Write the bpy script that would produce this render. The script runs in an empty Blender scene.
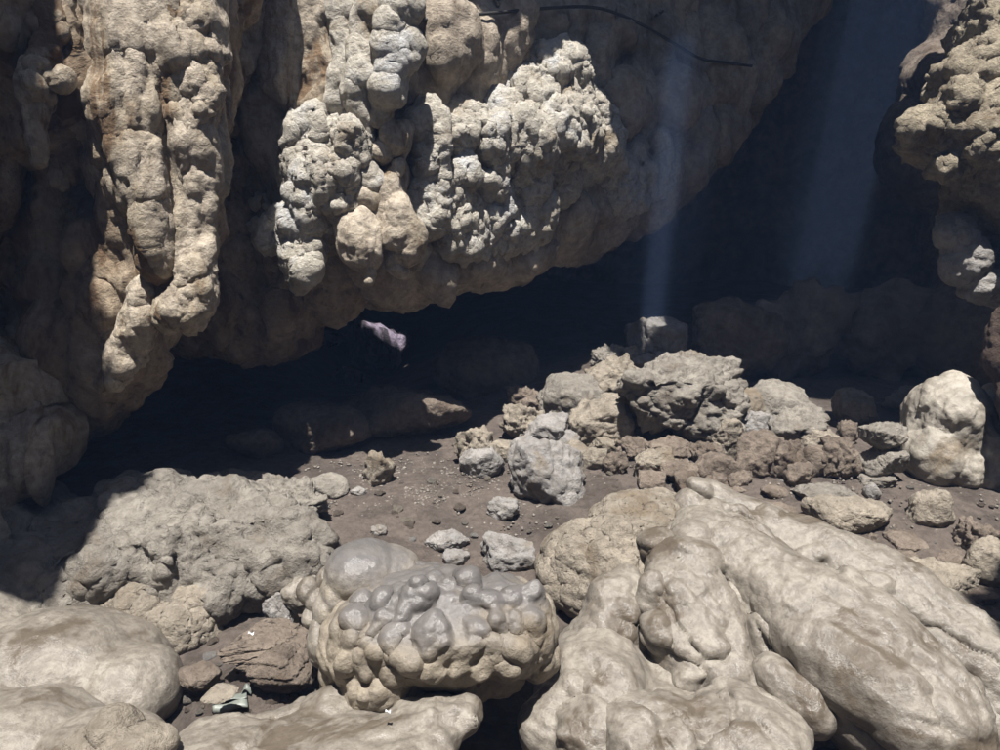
import bpy, bmesh, math, random
import numpy as np
from mathutils import Vector, Matrix

# ------------------------------------------------------------------ camera
SC = bpy.context.scene
COL = SC.collection
CAMZ, PITCH, FPX = 2.2, math.radians(12.0), 755.0
cam_data = bpy.data.cameras.new('camera'); cam = bpy.data.objects.new('camera', cam_data); COL.objects.link(cam)
cam.location = (0, 0, CAMZ); cam.rotation_euler = (math.pi/2 - PITCH, 0, 0)
cam_data.sensor_fit = 'HORIZONTAL'; cam_data.angle = 2*math.atan(500/FPX)
cam_data.clip_start = 0.05; cam_data.clip_end = 500
SC.camera = cam
# ------------------------------------------------------------------ sky, sun, exposure
SUN_DIR = np.array([0.015, 0.364, -1.0]); SUN_DIR /= np.linalg.norm(SUN_DIR)      # the way the light travels
W = bpy.data.worlds.new('World'); SC.world = W; W.use_nodes = True
nt = W.node_tree; nt.nodes.clear()
wo = nt.nodes.new('ShaderNodeOutputWorld'); wb = nt.nodes.new('ShaderNodeBackground'); ws = nt.nodes.new('ShaderNodeTexSky')
ws.sky_type = 'NISHITA'; ws.sun_disc = False; ws.sun_elevation = math.radians(70); ws.sun_rotation = math.radians(180)
wb.inputs['Strength'].default_value = 0.06
nt.links.new(ws.outputs[0], wb.inputs[0]); nt.links.new(wb.outputs[0], wo.inputs[0])
sl = bpy.data.lights.new('sun', 'SUN'); sl.energy = 5.0; sl.angle = math.radians(0.6); sl.color = (1.0, 0.96, 0.905)
so = bpy.data.objects.new('sun', sl); COL.objects.link(so); so.location = (0, -4, 14)
so.rotation_euler = Vector(SUN_DIR).to_track_quat('-Z', 'Y').to_euler()
SC.view_settings.view_transform = 'Standard'; SC.view_settings.look = 'None'
SC.view_settings.exposure = 1.0; SC.view_settings.gamma = 1.0; SC.view_settings.use_curve_mapping = False
SC.render.engine = 'CYCLES'
SC.cycles.use_denoising = True
SC.cycles.max_bounces = 6; SC.cycles.diffuse_bounces = 5; SC.cycles.glossy_bounces = 2; SC.cycles.volume_bounces = 1
SC.cycles.caustics_reflective = False; SC.cycles.caustics_refractive = False
SC.cycles.sample_clamp_indirect = 4.0

# ------------------------------------------------------------------ pixel -> place
CAM = np.array([0, 0, CAMZ]); RT = np.array([1.0, 0, 0])
FW = np.array([0, math.cos(PITCH), -math.sin(PITCH)]); UP = np.array([0, math.sin(PITCH), math.cos(PITCH)])
def ray(px, py): return FW + (px-500)/FPX*RT - (py-375)/FPX*UP
def D(px, py, d): return CAM + ray(px, py)*d

# ------------------------------------------------------------------ noise (numpy)
_rs = np.random.RandomState(11)
PERM = np.concatenate([_rs.permutation(256)]*2).astype(np.int32)
_g = _rs.normal(size=(256, 3)); GRAD = (_g/np.linalg.norm(_g, axis=1)[:, None]).astype(np.float32)
RND = _rs.rand(256, 3).astype(np.float32)
def _h(ix, iy, iz): return PERM[(PERM[(PERM[ix & 255] + iy) & 255] + iz) & 255]
def perlin(P, seed=0):
    P = np.asarray(P, np.float32) + np.float32(seed*17.31 + 100.5)
    i = np.floor(P).astype(np.int32); f = P - i; u = f*f*f*(f*(f*6-15)+10)
    r = 0
    for dx in (0, 1):
        wx = u[:, 0] if dx else 1-u[:, 0]
        for dy in (0, 1):
            wy = u[:, 1] if dy else 1-u[:, 1]
            for dz in (0, 1):
                wz = u[:, 2] if dz else 1-u[:, 2]
                g = GRAD[_h(i[:, 0]+dx, i[:, 1]+dy, i[:, 2]+dz)]
                r = r + wx*wy*wz*(g[:, 0]*(f[:, 0]-dx)+g[:, 1]*(f[:, 1]-dy)+g[:, 2]*(f[:, 2]-dz))
    return r*1.6
def fbm(P, freq, octv=4, seed=0, gain=0.5):
    a, s, n = 1.0, 0, 0
    for k in range(octv):
        s = s + a*perlin(P*(freq*2.03**k), seed+k); n += a; a *= gain
    return s/n
def ridged(P, freq, octv=3, seed=0):
    a, s, n = 1.0, 0, 0
    for k in range(octv):
        s = s + a*(1-np.abs(perlin(P*(freq*2.1**k), seed+k))*2); n += a; a *= 0.5
    return s/n
def worley(P, freq, seed=0, second=False):
    P = np.asarray(P*freq, np.float32) + np.float32(seed*9.7+50)
    i = np.floor(P).astype(np.int32); f = P - i
    f1 = np.full(len(P), 9., np.float32); f2 = f1.copy()
    for dx in (-1, 0, 1):
        for dy in (-1, 0, 1):
            for dz in (-1, 0, 1):
                q = RND[_h(i[:, 0]+dx, i[:, 1]+dy, i[:, 2]+dz)]
                d = (q[:, 0]+dx-f[:, 0])**2 + (q[:, 1]+dy-f[:, 1])**2 + (q[:, 2]+dz-f[:, 2])**2
                if second: f2 = np.minimum(f2, np.maximum(f1, d))
                f1 = np.minimum(f1, d)
    if second: return np.sqrt(f1), np.sqrt(f2)
    return np.sqrt(f1)
def billow(P, freq, octv=4, seed=0, gain=0.5):      # lumps with sharp creases, every size at once
    a, s, n = 1.0, 0, 0
    for k in range(octv):
        s = s + a*np.abs(perlin(P*(freq*2.07**k), seed+k))*2; n += a; a *= gain
    return s/n - .35
def pop(P, freq, seed=0):                     # rounded knobs with creases between them
    return np.sqrt(np.maximum(0, 1-(worley(P, freq, seed)/0.95)**2))
def crack(P, freq, seed=0, w=0.12):
    a, b = worley(P, freq, seed, True); return np.exp(-(b-a)/w)
def sm(x, a, b):
    t = np.clip((x-a)/(b-a), 0, 1); return t*t*(3-2*t)

# ------------------------------------------------------------------ mesh helpers
ICO = {}
def ico(n):
    if n not in ICO:
        bm = bmesh.new(); bmesh.ops.create_icosphere(bm, subdivisions=n, radius=1.0)
        ICO[n] = (np.array([v.co[:] for v in bm.verts]), np.array([[v.index for v in f.verts] for f in bm.faces])); bm.free()
    return ICO[n]
def normals(V, F):
    if F.shape[1] == 4: fn = np.cross(V[F[:, 2]]-V[F[:, 0]], V[F[:, 3]]-V[F[:, 1]])
    else: fn = np.cross(V[F[:, 1]]-V[F[:, 0]], V[F[:, 2]]-V[F[:, 0]])
    N = np.zeros_like(V)
    for k in range(F.shape[1]):
        for c in range(3): N[:, c] += np.bincount(F[:, k], fn[:, c], len(V))
    return N/np.maximum(np.linalg.norm(N, axis=1), 1e-12)[:, None]
def smooth(V, F, it, lam=0.5):
    k = F.shape[1]; E = np.concatenate([F[:, [j, (j+1) % k]] for j in range(k)])
    deg = np.maximum(np.bincount(E[:, 0], minlength=len(V)) + np.bincount(E[:, 1], minlength=len(V)), 1)
    for _ in range(it):
        S = np.empty_like(V)
        for c in range(3):
            S[:, c] = np.bincount(E[:, 0], V[E[:, 1], c], len(V)) + np.bincount(E[:, 1], V[E[:, 0], c], len(V))
        V = V + lam*(S/deg[:, None] - V)
    return V
def mesh_np(name, V, F, mat):
    me = bpy.data.meshes.new(name)
    me.vertices.add(len(V)); me.vertices.foreach_set('co', np.asarray(V, np.float32).ravel())
    k = F.shape[1]
    me.loops.add(F.size); me.loops.foreach_set('vertex_index', F.astype(np.int32).ravel())
    me.polygons.add(len(F)); me.polygons.foreach_set('loop_start', np.arange(0, F.size, k, dtype=np.int32))
    me.polygons.foreach_set('use_smooth', np.ones(len(F), bool))
    me.update(calc_edges=True)
    me.materials.append(mat)
    return me
def link(name, me, parent=None, loc=(0, 0, 0), label=None, cat=None, group=None, kind=None):
    o = bpy.data.objects.new(name, me); COL.objects.link(o); o.location = loc
    if parent is not None:
        o.parent = parent
    if label: o['label'] = label
    if cat: o['category'] = cat
    if group: o['group'] = group
    if kind: o['kind'] = kind
    return o
def put(name, V, F, mat, parent=None, **kw):            # world-space mesh -> object with its origin at its own base
    base = np.array([(V[:, 0].min()+V[:, 0].max())/2, (V[:, 1].min()+V[:, 1].max())/2, V[:, 2].min()])
    me = mesh_np(name, V-base, F, mat)
    loc = base if parent is None else base - np.array(parent.location)
    return link(name, me, parent, loc, **kw)
def remesh(V, F, vox):
    me = bpy.data.meshes.new('tmp'); me.from_pydata(V.tolist(), [], F.tolist())
    o = bpy.data.objects.new('tmp', me); COL.objects.link(o)
    m = o.modifiers.new('r', 'REMESH'); m.mode = 'VOXEL'; m.voxel_size = vox; m.adaptivity = 0
    dg = bpy.context.evaluated_depsgraph_get(); ev = o.evaluated_get(dg); r = ev.to_mesh()
    v = np.empty(len(r.vertices)*3, np.float32); r.vertices.foreach_get('co', v)
    f = np.empty(len(r.loops), np.int32); r.loops.foreach_get('vertex_index', f)
    ev.to_mesh_clear(); bpy.data.objects.remove(o); bpy.data.meshes.remove(me)
    return v.reshape(-1, 3).astype(np.float64), f.reshape(-1, 4)

class Blob:
    """A rock mass gathered from ellipsoids and tapering chains, fused to one skin."""
    def __init__(s): s.V, s.F, s.n, s.E = [], [], 0, []
    def raw(s, c, M, sub=3):
        v, f = ico(sub); s.V.append(v @ M.T + c); s.F.append(f+s.n); s.n += len(v); s.E.append((np.array(c), np.linalg.inv(M)))
    def e(s, px, py, d, rx, ry, rd, roll=0, tip=0, sub=None):
        k = d/FPX; a = math.radians(roll); b = math.radians(tip)
        X = RT*math.cos(a) - UP*math.sin(a); Y = RT*math.sin(a) + UP*math.cos(a)
        Yt = Y*math.cos(b) - FW*math.sin(b); Zt = Y*math.sin(b) + FW*math.cos(b)
        s.raw(D(px, py, d), np.stack([X*rx*k, Yt*ry*k, Zt*rd], 1), sub or (4 if max(rx, ry) > 60 else 3))
    def front(s, px, py):
        r = ray(px, py); best = None
        for c, I in s.E:
            o = I @ (CAM-c); w = I @ r; A = w@w; B = o@w; C = o@o-1; q = B*B-A*C
            if q > 0:
                t = (-B-math.sqrt(q))/A
                if t > 0 and (best is None or t < best): best = t
        return best
    def knob(s, px, py, rx, ry=None, out=0.35, roll=0, tip=0):
        ry = ry or rx; d = s.front(px, py)
        if d is None: d = s._last if hasattr(s, '_last') else 5
        s._last = d; rd = min(rx, ry)*d/FPX
        s.e(px, py, d + rd*(0.7-2*out), rx, ry, rd, roll, tip, 3)
    def chain(s, pts, step=0.35, sub=3):
        P = [np.append(D(a, b, d), r*d/FPX) for a, b, d, r in pts]
        for p, q in zip(P[:-1], P[1:]):
            n = max(2, int(np.linalg.norm(q[:3]-p[:3])/(step*max(.01, min(p[3], q[3])))))
            for t in np.linspace(0, 1, min(n, 40), endpoint=False):
                m = p+(q-p)*t; s.raw(m[:3], np.eye(3)*m[3], sub)
        s.raw(P[-1][:3], np.eye(3)*P[-1][3], sub)
    def mesh(s, vox, it=3, disp=(), warp=None):
        V = np.concatenate(s.V); F = np.concatenate(s.F)
        V, F = remesh(V, F, vox); V = smooth(V, F, it)
        if warp is not None:
            amp, fr, sd = warp
            V = V + amp*np.stack([fbm(V, fr, 3, sd+k*5) for k in range(3)], 1)
        for fn in disp: V = V + normals(V, F)*np.asarray(fn(V))[:, None]
        return V, F

# ------------------------------------------------------------------ materials
def material(name, base, alt, stain, dark=(0.12, 0.10, 0.085), rough=0.85, gloss=None, bump=0.6, grain=16, streak=0.0, dark_amt=0.5, scale=1.0, polish=None, spk=11, vein=0.0, spos=.33):
    """Mottled stone: three tones in one cloudy noise, dirt specks, a fine grain, and relief down to the grain."""
    m = bpy.data.materials.new(name); m.use_nodes = True; t = m.node_tree; N = t.nodes; L = t.links
    b = N['Principled BSDF']; b.inputs['Specular IOR Level'].default_value = 0.3
    tc = N.new('ShaderNodeTexCoord'); oi = N.new('ShaderNodeObjectInfo')
    add = N.new('ShaderNodeVectorMath'); add.operation = 'MULTIPLY_ADD'; L.new(oi.outputs['Random'], add.inputs[0])
    add.inputs[1].default_value = (37, 53, 29); L.new(tc.outputs['Object'], add.inputs[2])
    def noise(sc, det, rgh=0.6, dist=0.0, vec=None):
        n = N.new('ShaderNodeTexNoise'); n.inputs['Scale'].default_value = sc*scale; n.inputs['Detail'].default_value = det
        n.inputs['Roughness'].default_value = rgh; n.inputs['Distortion'].default_value = dist
        L.new(vec or add.outputs[0], n.inputs['Vector']); return n.outputs['Fac']
    def ramp(src, a, c, v0=0.0, v1=1.0):
        r = N.new('ShaderNodeMapRange'); r.interpolation_type = 'SMOOTHSTEP'
        r.inputs['From Min'].default_value = a; r.inputs['From Max'].default_value = c
        r.inputs['To Min'].default_value = v0; r.inputs['To Max'].default_value = v1
        L.new(src, r.inputs['Value']); return r.outputs['Result']
    def mix(fac, A, B):
        x = N.new('ShaderNodeMix'); x.data_type = 'RGBA'; L.new(fac, x.inputs['Factor'])
        for k, v in ((6, A), (7, B)):
            if isinstance(v, tuple): x.inputs[k].default_value = v+(1,)
            else: L.new(v, x.inputs[k])
        return x.outputs[2]
    vec = None
    if streak:
        mp = N.new('ShaderNodeMapping'); mp.inputs['Scale'].default_value = (1, 1, 1-streak); L.new(add.outputs[0], mp.inputs[0]); vec = mp.outputs[0]
    n1 = noise(2.4, 5, .66, .5, vec)
    cr = N.new('ShaderNodeValToRGB'); L.new(n1, cr.inputs[0]); e = cr.color_ramp.elements
    e[0].position = spos; e[0].color = stain+(1,); e[1].position = .66; e[1].color = tuple(min(.6, x*1.18) for x in base)+(1,)
    for p, c in ((.45, alt), (.54, base)):
        k = e.new(p); k.color = c+(1,)
    n3 = noise(grain, 7, .7)
    n2 = noise(spk, 5, .72, .4)
    c = mix(ramp(n2, .52, .7, 0, dark_amt), cr.outputs[0], dark)
    c = mix(ramp(n3, .36, .62, .42, 0), c, tuple(x*.55 for x in stain))
    if vein:                                                 # thin wandering dirt lines
        sb = N.new('ShaderNodeMath'); sb.operation = 'SUBTRACT'; L.new(n1, sb.inputs[0]); sb.inputs[1].default_value = .515
        ab = N.new('ShaderNodeMath'); ab.operation = 'ABSOLUTE'; L.new(sb.outputs[0], ab.inputs[0])
        ml = N.new('ShaderNodeMath'); ml.operation = 'MULTIPLY'; L.new(ramp(ab.outputs[0], .002, .011, vein, 0), ml.inputs[0]); L.new(ramp(n2, .42, .56), ml.inputs[1])
        c = mix(ml.outputs[0], c, dark)
    if polish:                                               # handled, worn grey skin on the upper side
        sx = N.new('ShaderNodeSeparateXYZ'); L.new(tc.outputs['Object'], sx.inputs[0])
        ma = N.new('ShaderNodeMath'); ma.operation = 'MULTIPLY_ADD'; L.new(n1, ma.inputs[0]); ma.inputs[1].default_value = .5; L.new(sx.outputs[2], ma.inputs[2])
        pf = ramp(ma.outputs[0], polish[0], polish[1]); c = mix(ramp(pf, 0, 1, 0, .8), c, (.105, .102, .106))
        L.new(ramp(pf, 0, 1, .6, .3), b.inputs['Roughness']); b.inputs['Specular IOR Level'].default_value = .5
    elif gloss:
        L.new(ramp(n1, .42, .6, gloss, rough), b.inputs['Roughness']); b.inputs['Specular IOR Level'].default_value = .45
    else:
        b.inputs['Roughness'].default_value = rough
    L.new(c, b.inputs['Base Color'])
    bp = N.new('ShaderNodeBump'); bp.inputs['Strength'].default_value = bump
    if polish: L.new(ramp(pf, 0, 1, bump, .3), bp.inputs['Strength'])
    bp.inputs['Distance'].default_value = 0.06
    L.new(n3, bp.inputs['Height']); L.new(bp.outputs[0], b.inputs['Normal'])
    return m
M_FLOW = material('pale_flowstone', (.24, .217, .184), (.195, .175, .148), (.115, .094, .071), spos=.39, rough=.42, gloss=.3, bump=.34, grain=20, dark_amt=.55, spk=19, vein=.6)
M_WET = material('polished_flowstone', (.29, .25, .193), (.245, .212, .168), (.19, .155, .11), rough=.7, bump=.5, grain=18, dark_amt=.3, polish=(.72, .92))
M_DOME = material('polished_dome_stone', (.33, .29, .23), (.27, .245, .215), (.2, .17, .13), rough=.7, bump=.4, grain=13, dark_amt=.5, polish=(.5, .7))
M_POP = material('coral_stone', (.62, .58, .50), (.53, .49, .42), (.38, .31, .22), rough=.9, bump=1.0, grain=22, dark_amt=.35)
M_WALL = material('brown_cave_rock', (.36, .29, .21), (.26, .195, .13), (.14, .088, .052), dark=(.06, .05, .042), rough=.9, bump=.9, grain=13, streak=.5, dark_amt=.6, spos=.4)
M_COLUMN = material('cream_dripstone', (.46, .40, .32), (.38, .325, .245), (.19, .125, .072), rough=.8, bump=.75, grain=18, streak=.7, dark_amt=.5, spos=.40, vein=.4)
M_ROCK = material('grey_limestone', (.285, .262, .226), (.238, .219, .19), (.195, .165, .13), rough=.92, bump=.95, grain=14, dark_amt=.4, vein=.5)
M_ROCKW = material('warm_limestone', (.325, .285, .23), (.275, .242, .195), (.21, .168, .12), rough=.92, bump=.95, grain=14, dark_amt=.4, vein=.5)
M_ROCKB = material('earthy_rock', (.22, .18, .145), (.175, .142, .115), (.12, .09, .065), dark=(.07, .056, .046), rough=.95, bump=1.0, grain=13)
M_ROCKG = material('bluish_grey_limestone', (.315, .30, .285), (.27, .26, .252), (.24, .205, .16), rough=.9, bump=.85, grain=14, dark_amt=.35, vein=.5)
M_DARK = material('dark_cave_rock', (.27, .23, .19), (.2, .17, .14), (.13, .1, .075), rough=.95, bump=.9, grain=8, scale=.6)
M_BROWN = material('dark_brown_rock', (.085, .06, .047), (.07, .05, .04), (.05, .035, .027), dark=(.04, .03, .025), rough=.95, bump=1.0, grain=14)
M_DIRT = material('cave_dirt', (.125, .10, .083), (.098, .08, .068), (.075, .058, .046), dark=(.06, .048, .04), rough=.8, gloss=.5, bump=.9, grain=18, dark_amt=.4)
M_WHITE = material('white_flowstone', (.34, .312, .265), (.29, .265, .225), (.25, .205, .15), rough=.6, gloss=.4, bump=.4, grain=16, dark_amt=.4, vein=.4)
M_GRAVEL = material('fine_gravel', (.26, .235, .205), (.2, .178, .155), (.15, .125, .1), rough=.95, bump=.5, grain=20)
M_LIT_STREAK = material('lit_streak_rock', (.33, .28, .37), (.15, .125, .165), (.06, .05, .066), rough=.7, bump=1.0, grain=12, streak=.8, spos=.44, scale=2.2)  # lilac on near-black: sunlit streaks painted into the colour

# ------------------------------------------------------------------ ground
def ground_h(x, y):
    x = np.asarray(x, float); y = np.asarray(y, float)
    h = 0.07*np.maximum(0, y-6.3) - 0.17*np.maximum(0, 6.3-np.maximum(y, 1.0))
    h = h + 0.45*np.exp(-((x-1.5)/1.2)**2 - ((y-8.6)/1.1)**2)
    h = h + 0.16*np.exp(-((x-3.2)/1.6)**2 - ((y-5.6)/1.5)**2)
    h = h - 0.85*np.exp(-((x+1.9)/1.3)**2 - ((y-12.2)/2.6)**2)                     # the passage drops away at the back
    h = h + 0.15*np.exp(-((x+1.35)/.4)**2 - ((y-3.65)/.35)**2)
    P = np.stack([x.ravel(), y.ravel(), np.zeros(x.size)], 1)
    n = 0.07*fbm(P, .55, 3, 3)
    return h + n.reshape(x.shape)
def G(px, py):
    r = ray(px, py)
    t = np.linspace(1.5, 18, 1700); Q = CAM + r*t[:, None]
    below = np.nonzero(Q[:, 2] < ground_h(Q[:, 0], Q[:, 1]))[0]
    return Q[below[0]] if len(below) else Q[-1]
def build_floor():
    na, nr = 390, 400
    A = np.linspace(-math.pi*.36, math.pi*.36, na); Rr = 1.2*(22/1.2)**np.linspace(0, 1, nr)
    a, r = np.meshgrid(A, Rr); x = np.sin(a)*r; y = np.cos(a)*r - .3
    h = ground_h(x, y); P = np.stack([x.ravel(), y.ravel(), h.ravel()], 1)
    m = sm(fbm(P, .8, 2, 9), -.15, .25)
    P[:, 2] += .035*fbm(P, 2.2, 5, 21) + (.012+.02*m)*fbm(P, 8, 4, 31, .6) + .02*m*ridged(P, 3.2, 3, 41) - .02*m
    P[:, 2] += .012*pop(P, 14, 5)*sm(fbm(P, 1.6, 2, 8), 0.0, .3)
    i = np.arange((nr-1)*na).reshape(nr-1, na)[:, :-1].ravel()
    F = np.stack([i, i+1, i+1+na, i+na], 1)
    me = mesh_np('cave_floor', P, F[:, ::-1], M_DIRT)
    link('cave_floor', me, kind='structure')
    # outer ground under and behind the viewer
    n = 60; X, Y = np.meshgrid(np.linspace(-16, 16, n), np.linspace(-11, 24, n)); Z = ground_h(X, Y) - .12
    P = np.stack([X.ravel(), Y.ravel(), Z.ravel()], 1); i = np.arange((n-1)*n).reshape(n-1, n)[:, :-1].ravel()
    link('cave_ground', mesh_np('cave_ground', P, np.stack([i, i+1, i+1+n, i+n], 1), M_DIRT), kind='structure')
build_floor()

# ------------------------------------------------------------------ cave shell
def build_shell():
    # the enclosing wall: a closed ring of rock
    na, nz = 420, 90
    a = np.linspace(0, 2*math.pi, na, endpoint=False); z = np.linspace(-1.2, 8.6, nz)
    A, Zz = np.meshgrid(a, z)
    s = (np.abs(np.cos(A))**3 + np.abs(np.sin(A))**3)**(-1/3)
    x = 0.8 + 11.0*np.cos(A)*s; y = 5.5 + 11.5*np.sin(A)*s
    P = np.stack([x.ravel(), y.ravel(), Zz.ravel()], 1)
    c = np.array([.8, 5.5, 0]); d = P-c; d[:, 2] = 0; d /= np.linalg.norm(d, axis=1)[:, None]
    q = P*np.array([1, 1, .6])
    P = P - d*(1.1*fbm(q, .28, 4, 51) + .45*ridged(q, .5, 3, 61) + .12*pop(q, 1.4, 3))[:, None]
    i = np.arange((nz-1)*na).reshape(nz-1, na); j = np.roll(i, -1, 1)
    F = np.stack([i.ravel(), j.ravel(), (j+na).ravel(), (i+na).ravel()], 1)
    link('cave_wall', mesh_np('cave_wall', P, F[:, ::-1], M_DARK), kind='structure')
ROOFZ = 7.0
def up_to_roof(p):
    t = (ROOFZ-p[2])/SUN_DIR[2]; return (p + SUN_DIR*t)[:2]
def inside(poly, X, Y):
    r = np.zeros(X.shape, bool); n = len(poly)
    for k in range(n):
        (x0, y0), (x1, y1) = poly[k], poly[(k+1) % n]
        c = ((y0 > Y) != (y1 > Y)) & (X < (x1-x0)*(Y-y0)/((y1-y0) or 1e-9) + x0); r ^= c
    return r
def build_roof():
    right = [D(*p) for p in ((740, 380, 8.2), (860, 398, 8.4), (900, 388, 8.9), (930, 330, 9.0), (1040, 290, 8.8), (1300, 280, 8.6))]
    main = [(-5.2, -3.2), (-4.6, 1.1), (-2.8, 1.5), (-2.6, 2.7), (-2.72, 3.0), (-2.78, 4.25), (-2.5, 5.2), (-2.25, 5.7), (-1.7, 5.9), (-1.2, 5.8), (-.5, 5.9), (.3, 6.2), (.8, 6.6), (1.0, 6.5)]
    main += [(1.06, 6.3), (1.15, 5.6), (2.6, 5.6)] + [tuple(up_to_roof(p)) for p in right] + [(7.2, 3.0), (3.4, 2.1), (2.75, 1.7), (2.6, 1.0), (2.9, 0.0), (2.9, -3.2)]
    gap = [(1.54, 6.0), (1.63, 5.95), (1.71, 6.0), (1.72, 6.5), (1.63, 6.6), (1.54, 6.5)]          # the small gap that lets the shaft in
    far = [((-2.0, 9.95), .28), ((5.9, 7.6), .4), ((-6.6, 5.6), .5)]                 # a chink over the far passage, then two unseen ones added for bounce light
    n = 330; xs = np.linspace(-12.5, 14, n); ys = np.linspace(-8, 19, n)
    X, Y = np.meshgrid(xs, ys)
    P0 = np.stack([X.ravel(), Y.ravel(), np.zeros(X.size)], 1)
    wx = (.16*fbm(P0, 1.3, 4, 71)).reshape(X.shape); wy = (.16*fbm(P0, 1.3, 4, 81)).reshape(X.shape)
    hole = inside(main, X+wx, Y+wy)
    hole |= inside(gap, X+.4*wx, Y+.4*wy)
    hole |= inside([(1.7, 10.7), (4.0, 10.4), (8.6, 10.2), (8.6, 11.3), (4.5, 11.6), (1.7, 11.4)], X+wx, Y+wy)      # unseen rift added over the rear hall to light the mist
    for u, r in far: hole |= (X+wx-u[0])**2 + (Y+wy-u[1])**2 < r*r
    zb = ROOFZ + (.5*fbm(P0, .5, 4, 91)*0).reshape(X.shape); zt = zb + .35
    zt = zt + .6*np.minimum(1, 0) 
    cell = ~(hole[:-1, :-1] | hole[1:, :-1] | hole[:-1, 1:] | hole[1:, 1:])
    V = np.concatenate([np.stack([X.ravel(), Y.ravel(), zb.ravel()], 1), np.stack([X.ravel(), Y.ravel(), zt.ravel()], 1)])
    N = n*n; idx = np.arange(N).reshape(n, n); F = []
    a, b, c, d = idx[:-1, :-1], idx[:-1, 1:], idx[1:, 1:], idx[1:, :-1]
    F.append(np.stack([a[cell], d[cell], c[cell], b[cell]], 1)); F.append(N+np.stack([a[cell], b[cell], c[cell], d[cell]], 1))
    pad = np.pad(cell, 1)
    for (dy, dx, p, q) in ((0, -1, d, a), (0, 1, b, c), (-1, 0, a, b), (1, 0, c, d)):
        e = cell & ~pad[1+dy:1+dy+cell.shape[0], 1+dx:1+dx+cell.shape[1]]
        F.append(np.stack([p[e], q[e], q[e]+N, p[e]+N], 1))
    F = np.concatenate(F)
    used = np.unique(F); mp = np.full(2*N, -1); mp[used] = np.arange(len(used))
    V = V[used]; F = mp[F]
    link('cave_ceiling', mesh_np('cave_ceiling', V, F, M_DARK), kind='structure')
build_shell(); build_roof()

# ------------------------------------------------------------------ things: helpers
def empty(name, loc, label, cat, group=None):
    return link(name, None, None, loc, label=label, cat=cat, group=group)
def fine(a=1.0, f=1.0, seed=0):
    return lambda P: a*(.03*fbm(P, 3.0*f, 4, seed) + .010*fbm(P, 14*f, 3, seed+9))

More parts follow.
